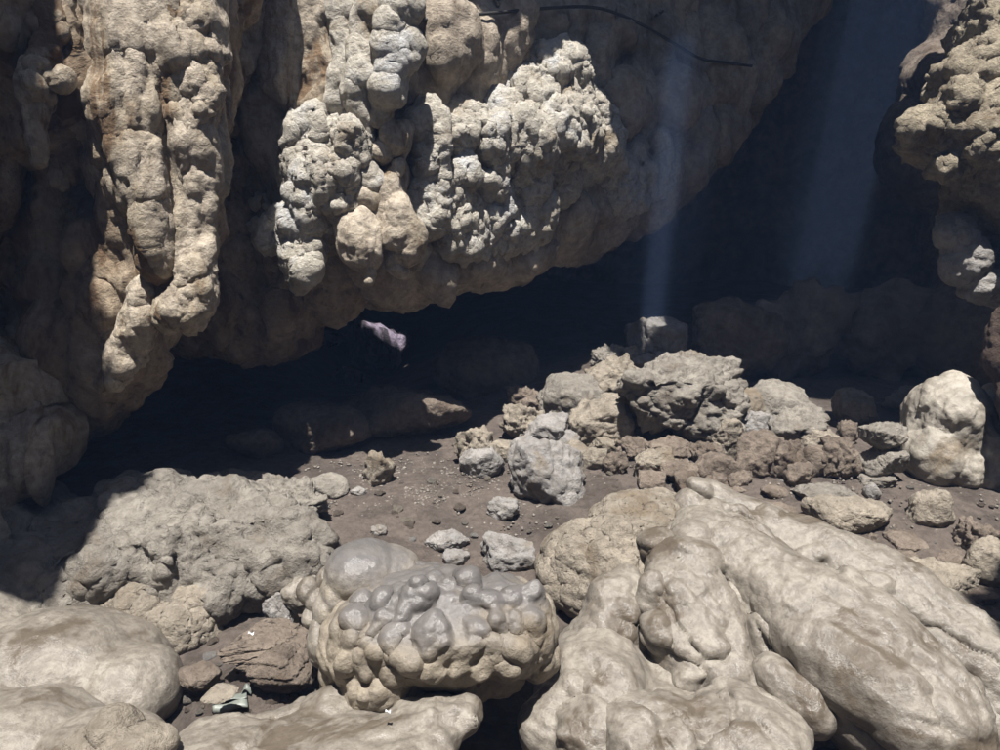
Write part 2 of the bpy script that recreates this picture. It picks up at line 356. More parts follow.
# ---- near-left wall
def upper_mass(els, t):                                  # the wall going on up to the roof
    m = Blob()
    for e in els: m.e(*e)
    V, F = m.mesh(.07, 3, [lambda P: .15*fbm(P, 1.0, 4, 5)]); put('upper_rock', V, F, M_WALL, t)
def left_wall():
    t = empty('flowstone_wall', D(60, 560, 5.0), 'towering brown flowstone wall with knobbly drip columns, overhanging a dark hollow', 'flowstone')
    b = Blob()
    for a in ((110, -120, 5.4, 150, 200, .6), (150, 40, 5.35, 78, 160, .45), (70, 30, 5.3, 90, 130, .6), (-10, -10, 4.75, 50, 75, .3), (-60, 100, 5.3, 80, 200, .6),
              (95, 190, 5.95, 95, 130, .55), (160, 190, 5.35, 40, 110, .3), (40, 320, 6.3, 110, 110, .6), (-60, 330, 6.1, 90, 160, .6), (130, 280, 5.55, 38, 80, .3), (100, 350, 5.7, 45, 50, .3),): b.e(*a)
    upper_mass([(50, -330, 5.6, 150, 190, .8), (40, -500, 5.6, 150, 200, .8)], t)
    for a in ((40, 90, 12, 40), (25, 30, 20, 45), (95, 60, 18, 60), (120, 120, 16, 40), (75, 150, 14, 30), (100, 240, 18, 40), (60, 270, 20, 35), (30, 220, 18, 40), (110, 300, 14, 22), (70, 340, 22, 28), (20, 350, 22, 30), (85, 385, 18, 16)): b.knob(*a, out=.06)
    V, F = b.mesh(.023, 4, [lambda P: .14*ridged((P + .12*np.stack([fbm(P, 1.3, 2, k) for k in (2, 7, 12)], 1))*np.array([1, 1, .13]), 2.2, 2, 90), lambda P: .09*fbm(P*np.array([1, 1, .5]), 1.7, 4, 5), lambda P: .10*billow(P*np.array([1, 1, .6]), 1.8, 5, 6, .55), lambda P: .035*pop(P, 5, 2)*sm(fbm(P, 1.2, 2, 4), -.1, .25), lambda P: .02*pop(P, 13, 6)*sm(fbm(P, 1.5, 2, 14), -.1, .2), fine(1, 1, 3)])
    put('rock_face', V, F, M_WALL, t)
    def col(name, pts, knobs, mat=M_COLUMN, vox=.013, popa=.018, popf=9, seed=0):
        c = Blob(); c.chain(pts)
        for k in knobs: c.knob(*k, out=.22)
        V, F = c.mesh(vox, 4, [lambda P: .05*ridged(P*np.array([1, 1, .12]), 5, 2, seed+20), lambda P: .035*billow(P*np.array([1, 1, .6]), 3.2, 4, seed+21, .55), lambda P: .025*billow(P, 12, 3, seed+22, .6)*sm(fbm(P, 2.2, 2, seed+3), -.2, .2), lambda P: popa*pop(P, popf, seed)*sm(fbm(P, 2, 2, seed+4), -.25, .2), lambda P: .012*pop(P, 24, seed+1)*sm(fbm(P, 3, 2, seed+7), -.1, .2), fine(.7, 1.5, seed)], warp=(.09, 2.6, seed))
        put(name, V, F, mat, t)
    col('drip_column', [(205, -60, 5.05, 15), (206, 20, 5.0, 17), (204, 70, 5.0, 14), (200, 110, 5.0, 16), (193, 145, 5.0, 10), (196, 200, 5.02, 13), (198, 250, 5.03, 14), (194, 290, 5.03, 17), (183, 312, 5.02, 16), (172, 322, 5.03, 9)],
        [(196, 25, 12, 18), (198, 52, 13, 14), (193, 85, 14, 20), (204, 95, 10, 30), (192, 120, 10, 14)], M_COLUMN, popa=.01, seed=1)
    col('drip_column', [(178, -60, 5.0, 14), (180, 10, 4.98, 14), (183, 60, 4.97, 13), (184, 90, 4.97, 13), (186, 130, 5.0, 10), (180, 165, 5.05, 9), (182, 190, 5.1, 7)],
        [(178, 18, 13, 22), (188, 28, 12, 16), (190, 55, 12, 14), (184, 82, 14, 22), (190, 115, 11, 14), (184, 150, 9, 14)], M_COLUMN, seed=2)
    c = Blob()
    for a in ((120, -60, 5.05, 62, 80, .34), (128, 30, 5.02, 54, 70, .3), (140, 100, 5.0, 40, 62, .25), (150, 165, 5.02, 28, 55, .2), (160, 215, 5.03, 18, 42, .14), (154, 255, 5.06, 10, 26, .09), (90, 10, 5.02, 30, 60, .24), (118, 150, 5.1, 20, 40, .16), (170, 20, 5.05, 40, 90, .28), (185, 120, 5.1, 26, 80, .2), (100, 90, 5.1, 26, 50, .2)): c.e(*a)
    c.chain([(156, 250, 5.06, 9), (147, 282, 5.1, 5)])
    V, F = c.mesh(.016, 3, [lambda P: .12*ridged(P*np.array([1, 1, .13]), 3.4, 2, 40), lambda P: .035*ridged(P*np.array([1, 1, .16]), 9, 2, 39), lambda P: .04*billow(P*np.array([1, 1, .3]), 3.0, 4, 41, .5), lambda P: .012*billow(P*np.array([1, 1, .6]), 9, 3, 42, .6), lambda P: .012*pop(P, 22, 43)*sm(fbm(P, 2, 2, 44), -.1, .2), fine(.8, 1.3, 45)], warp=(.06, 2.2, 46))
    put('flow_ridge', V, F, M_COLUMN, t)
    col('drip_column', [(147, 285, 5.1, 5), (143, 305, 5.12, 9), (133, 330, 5.14, 13), (128, 350, 5.16, 11), (118, 375, 5.2, 8), (108, 388, 5.2, 8)], [(140, 318, 9, 12), (124, 365, 7, 9), (112, 385, 6, 6)], M_COLUMN, seed=4)
    col('drip_column', [(60, -60, 4.75, 13), (60, 10, 4.72, 12), (52, 50, 4.7, 11), (45, 85, 4.7, 12), (36, 110, 4.7, 9), (33, 135, 4.7, 5), (31, 156, 4.7, 2.5)],
        [(58, 12, 9, 14), (62, 30, 7, 10), (56, 50, 7, 7), (63, 60, 8, 8), (46, 65, 8, 10), (62, 78, 7, 9), (40, 90, 8, 9), (36, 98, 7, 8), (47, 102, 6, 6)], M_COLUMN, popa=.01, seed=5)
    col('drip_knob', [(128, 215, 5.3, 5), (132, 230, 5.28, 8), (136, 250, 5.27, 9), (143, 262, 5.25, 7)], [(125, 222, 5), (135, 240, 6)], M_COLUMN, .012, seed=6)
    col('drip_knob', [(172, 210, 5.15, 6), (176, 230, 5.12, 8), (174, 248, 5.12, 7), (172, 262, 5.15, 4)], [(176, 222, 5), (172, 244, 6)], M_COLUMN, .012, seed=7)
    col('drip_knob', [(50, 150, 5.2, 3), (58, 163, 5.18, 5), (62, 180, 5.18, 5), (66, 188, 5.2, 3)], [], M_COLUMN, .012, seed=8)
    # the smooth grey folds at its foot
    c = Blob()
    for a in ((-16, 465, 5.3, 45, 62, .3), (30, 435, 5.4, 38, 32, .26), (56, 432, 5.35, 15, 28, .12), (16, 462, 5.2, 22, 48, .18, 14), (44, 455, 5.25, 17, 40, .14, 22), (-22, 540, 5.05, 26, 60, .22), (0, 505, 5.12, 12, 44, .12, 14), (-30, 400, 5.4, 80, 50, .4)): c.e(*a)
    V, F = c.mesh(.017, 5, [lambda P: .05*fbm(P*np.array([1.6, 1.6, .4]), 2.2, 3, 8), lambda P: .14*ridged(P*np.array([1, 1, .16]), 3.0, 2, 9), fine(.8, 1, 4)])
    put('drapery_fold', V, F, M_COLUMN, t)
left_wall()

# ---- middle curtain
def curtain():
    t = empty('flowstone_curtain', D(290, 360, 6.2), 'hanging flowstone curtain with fat shaded lobes, beside the towering brown wall', 'flowstone')
    b = Blob()
    for a in ((300, -130, 6.82, 130, 190, .6), (320, 60, 6.82, 90, 150, .5), (255, 190, 7.07, 80, 140, .5), (330, 180, 6.82, 60, 100, .4), (245, 310, 7.07, 70, 46, .4), (310, 265, 6.92, 60, 52, .35), (215, 250, 7.22, 60, 90, .5),): b.e(*a)
    upper_mass([(300, -330, 7.0, 200, 160, .8), (300, -460, 7.0, 200, 120, .8)], t)
    for a in ((225, 300, 20, 22), (262, 322, 24, 24), (290, 300, 18, 18), (250, 250, 18, 30), (330, 270, 18, 18), (235, 215, 15, 30)): b.knob(*a, out=.08)
    V, F = b.mesh(.025, 4, [lambda P: .14*ridged((P + .12*np.stack([fbm(P, 1.3, 2, k) for k in (2, 7, 12)], 1))*np.array([1, 1, .13]), 2.4, 2, 91), lambda P: .07*fbm(P*np.array([1, 1, .5]), 1.9, 4, 15), lambda P: .11*billow(P*np.array([1, 1, .7]), 1.9, 5, 16, .55), lambda P: .03*pop(P, 6, 2)*sm(fbm(P, 1.4, 2, 24), -.1, .25), fine(1.2, 1, 13)])
    put('rock_face', V, F, M_WALL, t)
    def pc(name, vox, disp, mat, els=(), chains=(), knobs=(), out=.35, warp=None):
        c = Blob()
        for e in els: c.e(*e)
        for h in chains: c.chain(h)
        for k in knobs: c.knob(*k, out=out*.6)
        V, F = c.mesh(vox, 4, [lambda P: .035*ridged(P*np.array([1, 1, .14]), 4.5, 2, 70), lambda P: .04*billow(P*np.array([1, 1, .6]), 3.0, 4, 71, .55)] + list(disp), warp or (.07, 3.0, 5)); put(name, V, F, mat, t)
    pc('drapery', .015, [fine(.6, 1, 2)], M_COLUMN, chains=[[(262, -60, 6.0, 16), (252, 0, 5.95, 17), (246, 40, 5.95, 15), (234, 80, 5.97, 11), (222, 115, 6.0, 8), (212, 150, 6.05, 4)], [(238, -60, 6.0, 14), (232, 0, 6.02, 10), (225, 50, 6.05, 8), (216, 110, 6.08, 5)]])
    pc('hanging_lobe', .017, [lambda P: .025*fbm(P*np.array([2, 2, .6]), 2.5, 4, 33), lambda P: .02*pop(P*np.array([1, 1, .5]), 12, 3)*sm(fbm(P, 2, 2, 5), 0, .25), fine(.7, 1.2, 6)], M_COLUMN,
       els=[(300, -20, 6.15, 48, 120, .34, -4), (286, 60, 6.1, 30, 48, .22, -10), (322, 70, 6.12, 30, 58, .22, -6), (310, 95, 6.15, 26, 28, .18)])
    pc('ridge', .014, [lambda P: .022*pop(P, 9, 1), lambda P: .012*pop(P, 22, 4), fine(.6, 1.2, 9)], M_POP, chains=[[(338, -60, 6.0, 13), (341, 0, 5.95, 12), (345, 50, 5.95, 11), (343, 85, 5.98, 12), (334, 105, 6.0, 8)]])
    pc('drip_column', .014, [lambda P: .022*pop(P, 9, 7), lambda P: .012*pop(P, 22, 8), fine(.6, 1.2, 10)], M_POP, chains=[[(372, -60, 5.95, 14), (371, 0, 5.9, 13), (369, 40, 5.9, 9), (363, 65, 5.9, 12), (360, 90, 5.9, 13), (366, 120, 5.95, 9), (362, 150, 6.0, 8), (366, 180, 6.02, 10)]], knobs=[(373, 12, 11, 16), (362, 75, 11, 14)])
    pc('drip_column', .014, [lambda P: .02*pop(P, 9, 17), lambda P: .01*pop(P, 24, 18), fine(.6, 1.2, 20)], M_POP, chains=[[(398, -60, 5.9, 18), (397, 0, 5.85, 17), (395, 35, 5.83, 14), (394, 60, 5.85, 15), (389, 90, 5.87, 13), (380, 108, 5.9, 7), (376, 122, 5.93, 4)]],
       knobs=[(402, 8, 13, 13), (390, 24, 12, 11), (404, 42, 11, 13), (388, 44, 11, 12), (405, 58, 9, 9), (388, 92, 12, 12)])
    # bright coral clump
    pc('coral_clump', .014, [lambda P: .09*ridged(P*np.array([1, 1, .2]), 4, 3, 1), lambda P: .06*billow(P*np.array([1, 1, .6]), 4, 4, 2, .6), lambda P: .025*billow(P, 11, 3, 3, .6), lambda P: .014*pop(P, 26, 4), fine(1, 1.5, 5)], M_POP, warp=(.08, 4, 3),
       els=[(318, 140, 6.05, 16, 20, .16), (330, 170, 6.02, 24, 30, .2), (345, 145, 6.0, 20, 22, .18), (305, 175, 6.08, 18, 22, .16), (312, 205, 6.08, 18, 20, .15), (335, 198, 6.05, 15, 18, .15), (298, 225, 6.12, 14, 18, .12), (302, 250, 6.14, 11, 24, .1), (304, 268, 6.15, 8, 14, .08), (275, 240, 6.18, 12, 6, .06)])
    for n_, (x, y, r) in enumerate(((258, 205, 8), (268, 208, 6), (255, 228, 6), (262, 238, 6), (278, 268, 6), (281, 290, 6))):
        c = Blob(); d = b.front(x, y) + .02; c.e(x, y, d, r, r*.8, .09, 20); c.e(x+r*.6, y-r*.6, d, r*.7, r*.9, .09, -20)
        V, F = c.mesh(.01, 1, [lambda P: .02*pop(P, 14, n_), lambda P: .01*pop(P, 30, n_+1)]); put('coral_knob', V, F, M_POP, t)
    # bulbous stalactites
    bulb = [lambda P: .012*ridged(P*np.array([1.5, 1.5, .5]), 4, 2, 3), lambda P: .006*pop(P, 30, 8), fine(.5, 1.4, 8)]
    pc('stalactite', .013, bulb, M_COLUMN, els=[(361, 240, 6.0, 20, 30, .16), (352, 236, 6.02, 12, 28, .12), (364, 200, 6.05, 11, 12, .1), (370, 255, 6.02, 10, 18, .09)], chains=[[(370, 262, 6.03, 7), (371, 275, 6.03, 3), (370, 284, 6.03, 1.5)], [(360, 205, 6.1, 10), (364, 160, 6.1, 12), (372, 135, 6.1, 10)]])
    pc('stalactite', .013, bulb, M_COLUMN, els=[(398, 222, 6.05, 16, 26, .14), (384, 215, 6.08, 8, 22, .08), (409, 240, 6.08, 9, 20, .09), (390, 190, 6.1, 12, 22, .12), (401, 245, 6.08, 6, 14, .06)], chains=[[(393, 245, 6.1, 4), (396, 268, 6.12, 4), (400, 272, 6.12, 3)], [(388, 190, 6.15, 12), (392, 150, 6.15, 10), (398, 130, 6.15, 10)]])
    pc('stalactite', .013, bulb, M_COLUMN, els=[(392, 136, 6.0, 9, 13, .08), (379, 150, 6.02, 9, 11, .08), (398, 170, 6.05, 6, 11, .05)])
curtain()

# ---- long overhanging wall in the middle
LIP = [(385, 296), (410, 298), (440, 288), (480, 280), (520, 270), (560, 258), (600, 246), (640, 228), (675, 195), (705, 165), (735, 125), (755, 85), (785, 35), (815, -20)]
def dfr(px): return 6.38 + max(0, px-420)/270*2.3
def overhang():
    t = empty('overhanging_wall', D(560, 300, 7.8), 'long diagonal overhanging rock wall with bright white coral crust in its middle', 'rock wall')
    b = Blob(); up = []
    for px, py in LIP:
        d = dfr(px)
        b.e(px-15, py-48, d+.68, 50, 50, .55); b.e(px-40, py-120, d+.48, 70, 80, .6); b.e(px-70, py-230, d+.32, 95, 120, .6); up.append((px-30, py-60, d+(1.7 if px > 470 else 1.0), 66, 52, .9 if px > 470 else .5)); up.append((px-60, py-420, d+.6, 120, 150, .9))
    upper_mass(up, t)
    for a in ((440, 40, 26, 50), (500, 30, 24, 40), (585, 60, 22, 40), (615, 110, 24, 36), (660, 100, 22, 34), (710, 60, 26, 40), (730, 90, 18, 30), (690, 150, 16, 26), (720, 130, 14, 22), (650, 45, 20, 34), (760, 30, 20, 30), (570, 215, 14, 22), (600, 200, 12, 20), (540, 20, 16, 30), (615, 30, 14, 26), (460, 265, 24, 14), (520, 250, 22, 14), (590, 235, 20, 14), (430, 270, 20, 14)):
        b.knob(*a, out=.1)
    V, F = b.mesh(.031, 4, [lambda P: .13*ridged((P + .12*np.stack([fbm(P, 1.3, 2, k) for k in (2, 7, 12)], 1))*np.array([1, 1, .13]), 1.9, 2, 92), lambda P: .10*fbm(P*np.array([1, 1, .6]), 1.5, 4, 25), lambda P: .13*billow(P*np.array([1, 1, .7]), 1.6, 5, 26, .55), lambda P: .04*pop(P, 4.5, 12)*sm(fbm(P, 1.1, 2, 34), -.15, .25), lambda P: .02*pop(P, 12, 13)*sm(fbm(P, 1.7, 2, 35), -.1, .2), fine(1.3, 1, 23)])
    put('rock_face', V, F, M_WALLH, t)
    crust = [lambda P: .11*ridged(P*np.array([1, 1, .2]), 3.4, 3, 21), lambda P: .06*billow(P*np.array([1, 1, .6]), 3.0, 4, 22, .6), lambda P: .03*billow(P, 9, 3, 23, .6), lambda P: .02*pop(P+.03*np.stack([perlin(P*9, k) for k in (1, 2, 3)], 1), 16, 24), fine(1.2, 1.3, 25)]
    def cr(name, els, mat=M_POP, disp=crust, chains=()):
        c = Blob()
        for (x, y, rx, ry, rd, *roll) in els:
            d = (b.front(x, y) or dfr(x)) - rd*.25; c.e(x, y, d, rx*1.2, ry*1.2, rd*1.15, *roll)
        for ch in chains:
            c.chain([(x, y, (b.front(x, y) or dfr(x)) - .12, r) for x, y, r in ch])
        V, F = c.mesh(.016, 2, disp, (.09, 3.5, 7)); put(name, V, F, mat, t)
    cr('coral_crust', [(548, 78, 24, 24, .26), (530, 100, 22, 22, .24), (562, 100, 22, 26, .24), (548, 130, 34, 24, .3), (520, 140, 24, 22, .28), (580, 130, 18, 26, .24), (590, 150, 22, 18, .26), (600, 140, 14, 24, .2), (610, 165, 14, 12, .2)])
    cr('coral_crust', [(470, 128, 22, 18, .22), (450, 140, 16, 20, .2), (488, 145, 22, 22, .24), (437, 165, 12, 30, .16), (455, 175, 20, 14, .2), (475, 185, 18, 12, .18), (425, 130, 12, 14, .14), (498, 120, 14, 16, .18)])
    cr('coral_crust', [(450, 215, 20, 22, .18), (468, 220, 16, 24, .18), (440, 195, 18, 14, .16), (425, 205, 14, 24, .16), (455, 240, 16, 12, .14), (480, 200, 10, 26, .12, 20)])
    cr('drapery_column', [(515, 165, 18, 16, .2), (505, 200, 8, 36, .12, 4), (492, 215, 10, 26, .12, 8), (500, 235, 12, 12, .12)])
    cr('drapery_column', [(528, 175, 10, 22, .16), (524, 205, 7, 34, .1, -4), (535, 190, 8, 24, .12), (540, 210, 8, 16, .1), (530, 232, 10, 7, .1)])
    cr('drapery_column', [(555, 160, 14, 18, .2), (560, 185, 9, 14, .14), (579, 165, 8, 16, .14), (578, 178, 6, 12, .1), (548, 180, 8, 14, .12)])
    cr('coral_crust', [(615, 175, 14, 16, .18), (630, 160, 14, 12, .18), (620, 195, 11, 14, .14), (640, 175, 12, 16, .16), (650, 150, 12, 9, .16, -20), (630, 190, 10, 14, .14), (660, 165, 9, 20, .14), (664, 145, 8, 12, .12)])
    cr('stalactite', [(455, 250, 7, 10, .08), (455, 264, 3, 10, .04)], M_POP, [fine(.5, 1.2, 3)]); cr('stalactite', [(420, 250, 8, 12, .08), (421, 264, 4, 9, .05)], M_POP, [fine(.5, 1.2, 3)])
    cr('stalactite', [(422, 172, 7, 8, .08), (423, 186, 4.5, 12, .06), (423, 198, 7, 9, .07)], M_FLOW, [fine(.5, 1.2, 3)])
    return b
M_WALLH = material('grey_brown_cave_rock', (.45, .385, .305), (.36, .305, .24), (.22, .172, .125), rough=.9, bump=.9, grain=13, streak=.3, dark_amt=.35)
H = overhang()

# ---- the black cable pinned along that wall
def cable():
    t = []
    pts = [(405, 22), (440, 18), (470, 15), (505, 12), (545, 8), (590, 6), (615, 12), (645, 26), (665, 38), (685, 50), (702, 60), (720, 62), (752, 66)]
    dd = np.array([(H.front(x, y) or dfr(x)) - .24 for x, y in pts])
    for _ in range(4): dd = np.convolve(np.pad(dd, 1, 'edge'), (.25, .5, .25), 'valid')
    P = [D(x, y, d) for (x, y), d in zip(pts, dd)]
    cu = bpy.data.curves.new('c', 'CURVE'); cu.dimensions = '3D'; s = cu.splines.new('NURBS'); s.points.add(len(P)-1); s.use_endpoint_u = True; s.order_u = 3
    for p, q in zip(s.points, P): p.co = (*q, 1)
    cu.bevel_depth = .016; cu.bevel_resolution = 2; cu.resolution_u = 6
    o = bpy.data.objects.new('c', cu); COL.objects.link(o)
    me = bpy.data.meshes.new_from_object(o.evaluated_get(bpy.context.evaluated_depsgraph_get())); bpy.data.objects.remove(o)
    m = bpy.data.materials.new('black_rubber'); m.use_nodes = True; n = m.node_tree.nodes.new('ShaderNodeTexNoise'); n.inputs['Scale'].default_value = 12
    r = m.node_tree.nodes.new('ShaderNodeValToRGB'); r.color_ramp.elements[0].color = (.012, .012, .014, 1); r.color_ramp.elements[1].color = (.05, .045, .04, 1)
    m.node_tree.links.new(n.outputs['Fac'], r.inputs[0]); m.node_tree.links.new(r.outputs[0], m.node_tree.nodes['Principled BSDF'].inputs['Base Color'])
    me.materials.clear(); me.materials.append(m)
    link('cable', me, label='thin black cable strung across the top of the overhanging wall', cat='cable')
cable()

# ---- right-hand rocks
def right_rocks():
    b = Blob()
    for a in ((1030, 30, 6.4, 55, 75, .6, 35), (988, 88, 6.3, 46, 62, .42, 35), (972, 130, 6.25, 48, 48, .4), (1035, 160, 6.3, 75, 60, .5), (932, 138, 6.22, 28, 20, .24), (1010, 205, 6.6, 60, 45, .45), (1090, -60, 6.6, 70, 110, .8, 35)): b.e(*a)
    for a in ((925, 128, 20, 15), (955, 165, 20, 14), (990, 150, 22, 14), (966, 96, 15, 20)): b.knob(*a, out=.3)
    t = empty('jutting_rock', D(985, 300, 6.4), 'rough sunlit rock jutting out high above the big white boulder, dark underneath', 'rock')
    V, F = b.mesh(.025, 2, [lambda P: .08*fbm(P, 2, 4, 45), lambda P: .11*billow(P*np.array([1, 1, 1.5]), 2.0, 5, 42, .52), lambda P: .05*billow(P*np.array([1, 1, 1.4]), 8, 3, 43, .6), lambda P: .014*pop(P, 22, 44), fine(1.4, 1.3, 43)])
    put('rock_face', V, F, M_ROCKC, t)
    c = Blob()
    for a in ((956, 235, 6.5, 16, 22, .18), (968, 262, 6.5, 20, 24, .2), (985, 285, 6.5, 22, 16, .2), (1000, 240, 6.75, 30, 50, .25), (1010, 285, 6.6, 25, 20, .2)): c.e(*a)
    V, F = c.mesh(.016, 3, [lambda P: .05*fbm(P, 3, 4, 46), lambda P: .08*billow(P, 3, 5, 4, .55), lambda P: .012*pop(P, 22, 44), fine(1, 1.3, 47)])
    put('lower_knob', V, F, M_ROCKG, t)
    c = Blob()
    for a in ((1052, 348, 5.85, 66, 70, .2), (1066, 410, 5.8, 64, 64, .22), (1070, 290, 5.8, 60, 50, .2), (1078, 470, 5.85, 66, 60, .3), (1085, 540, 5.9, 80, 70, .4), (1085, 230, 5.9, 60, 60, .3), (1100, 170, 6.1, 70, 70, .4)): c.e(*a)
    V, F = c.mesh(.022, 25, [lambda P: .10*fbm(P, 1.4, 4, 48), lambda P: .09*billow(P, 1.6, 5, 46, .55), fine(1.2, 1.2, 47)])
    put('brown_rock', V, F, M_BROWN, None, label='rounded dark brown rock leaning in beside the big white boulder', cat='rock')
    c = Blob()
    for a in ((905, 150, 10.9, 26, 50, .5), (932, 95, 11.0, 28, 55, .5), (970, 60, 11.1, 45, 130, .7), (925, 185, 10.9, 24, 26, .4), (985, -60, 11.1, 60, 90, .7), (975, 200, 11.1, 50, 130, .6), (985, 310, 11.1, 60, 60, .6)): c.e(*a)
    V, F = c.mesh(.05, 5, [lambda P: .2*fbm(P, 1.2, 4, 49), lambda P: .12*billow(P, 1.3, 4, 50, .5)])
    put('far_pillar', V, F, M_ROCKB, None, label='dim bluish rock pillar in the haze behind the jutting rock', cat='rock')
M_ROCKC = material('crusty_tan_rock', (.45, .39, .29), (.37, .32, .24), (.21, .16, .105), rough=.92, bump=1.2, grain=18, dark_amt=.5)
right_rocks()

# ---- central knobbly boulder
def knobbly():
    t = empty('knobbly_boulder', D(440, 700, 3.7), 'big knobbly boulder with shiny grey polished top and grape-like bumps', 'boulder')
    b = Blob()
    for a in ((440, 628, 3.85, 100, 50, .38), (378, 640, 3.82, 52, 48, .3), (500, 625, 3.85, 56, 46, .33), (535, 640, 3.88, 22, 34, .2), (385, 675, 3.8, 45, 32, .28), (450, 660, 3.95, 80, 34, .3), (430, 590, 3.95, 60, 20, .28), (340, 645, 3.9, 18, 40, .2)): b.e(*a)
    kn = [(420, 601, 20), (432, 635, 18, 22), (384, 604, 12), (357, 618, 12, 14), (376, 652, 10), (474, 603, 11, 14), (493, 601, 13), (513, 596, 14), (530, 600, 13, 18), (499, 621, 10, 12), (516, 621, 10, 12), (533, 620, 12, 14), (474, 629, 13, 11),
          (468, 585, 11), (434, 582, 11, 8), (418, 584, 9, 7), (451, 586, 9, 8), (401, 594, 10), (454, 652, 14, 11), (457, 667, 13, 8), (434, 668, 14, 10), (395, 640, 9, 11), (367, 643, 8), (342, 604, 10, 11), (377, 690, 8, 12), (366, 694, 6, 7), (369, 671, 6, 8), (468, 650, 12), (352, 640, 9, 12), (345, 662, 10, 14), (385, 622, 9, 12), (402, 618, 8, 12), (410, 660, 11, 9), (490, 645, 12, 10), (515, 645, 13, 12), (478, 668, 12, 9), (505, 664, 12, 9), (395, 672, 10, 12), (355, 685, 7, 10), (362, 600, 11, 9), (398, 605, 7), (405, 632, 7), (376, 630, 7), (360, 655, 6), (368, 660, 5), (445, 640, 8)]
    for k in kn: b.knob(*k, out=.26)
    V, F = b.mesh(.0105, 3, [lambda P: .03*billow(P, 4.5, 4, 9, .5), lambda P: .016*pop(P, 12, 7)*sm(fbm(P, 2, 2, 3), -.35, .1), lambda P: .006*pop(P, 30, 8)*sm(fbm(P, 3, 2, 5), -.1, .2), lambda P: .008*fbm(P, 7, 4, 6)], (.05, 4.0, 3))
    put('knobbly_body', V, F, M_WET, t)
    c = Blob()
    for a in ((365, 572, 4.1, 40, 32, .25, 10), (395, 570, 4.15, 28, 22, .22, 20), (345, 590, 4.1, 22, 30, .2), (330, 610, 4.05, 16, 20, .15)): c.e(*a)
    V, F = c.mesh(.011, 5, [lambda P: .03*fbm(P, 2.6, 4, 16), lambda P: .02*billow(P, 2.2, 4, 18, .45), lambda P: .006*fbm(P, 14, 4, 17)]); put('smooth_dome', V, F, M_DOME, t)
    c = Blob()
    for a in ((318, 600, 4.1, 10, 12, .08), (312, 618, 4.08, 9, 10, .07), (308, 590, 4.1, 9, 12, .07), (322, 640, 3.98, 12, 25, .1), (328, 580, 4.15, 10, 12, .08)): c.e(*a)
    V, F = c.mesh(.01, 2, [lambda P: .015*pop(P, 12, 2), fine(.4, 2, 3)]); put('side_knob', V, F, M_FLOW, t)
knobbly()

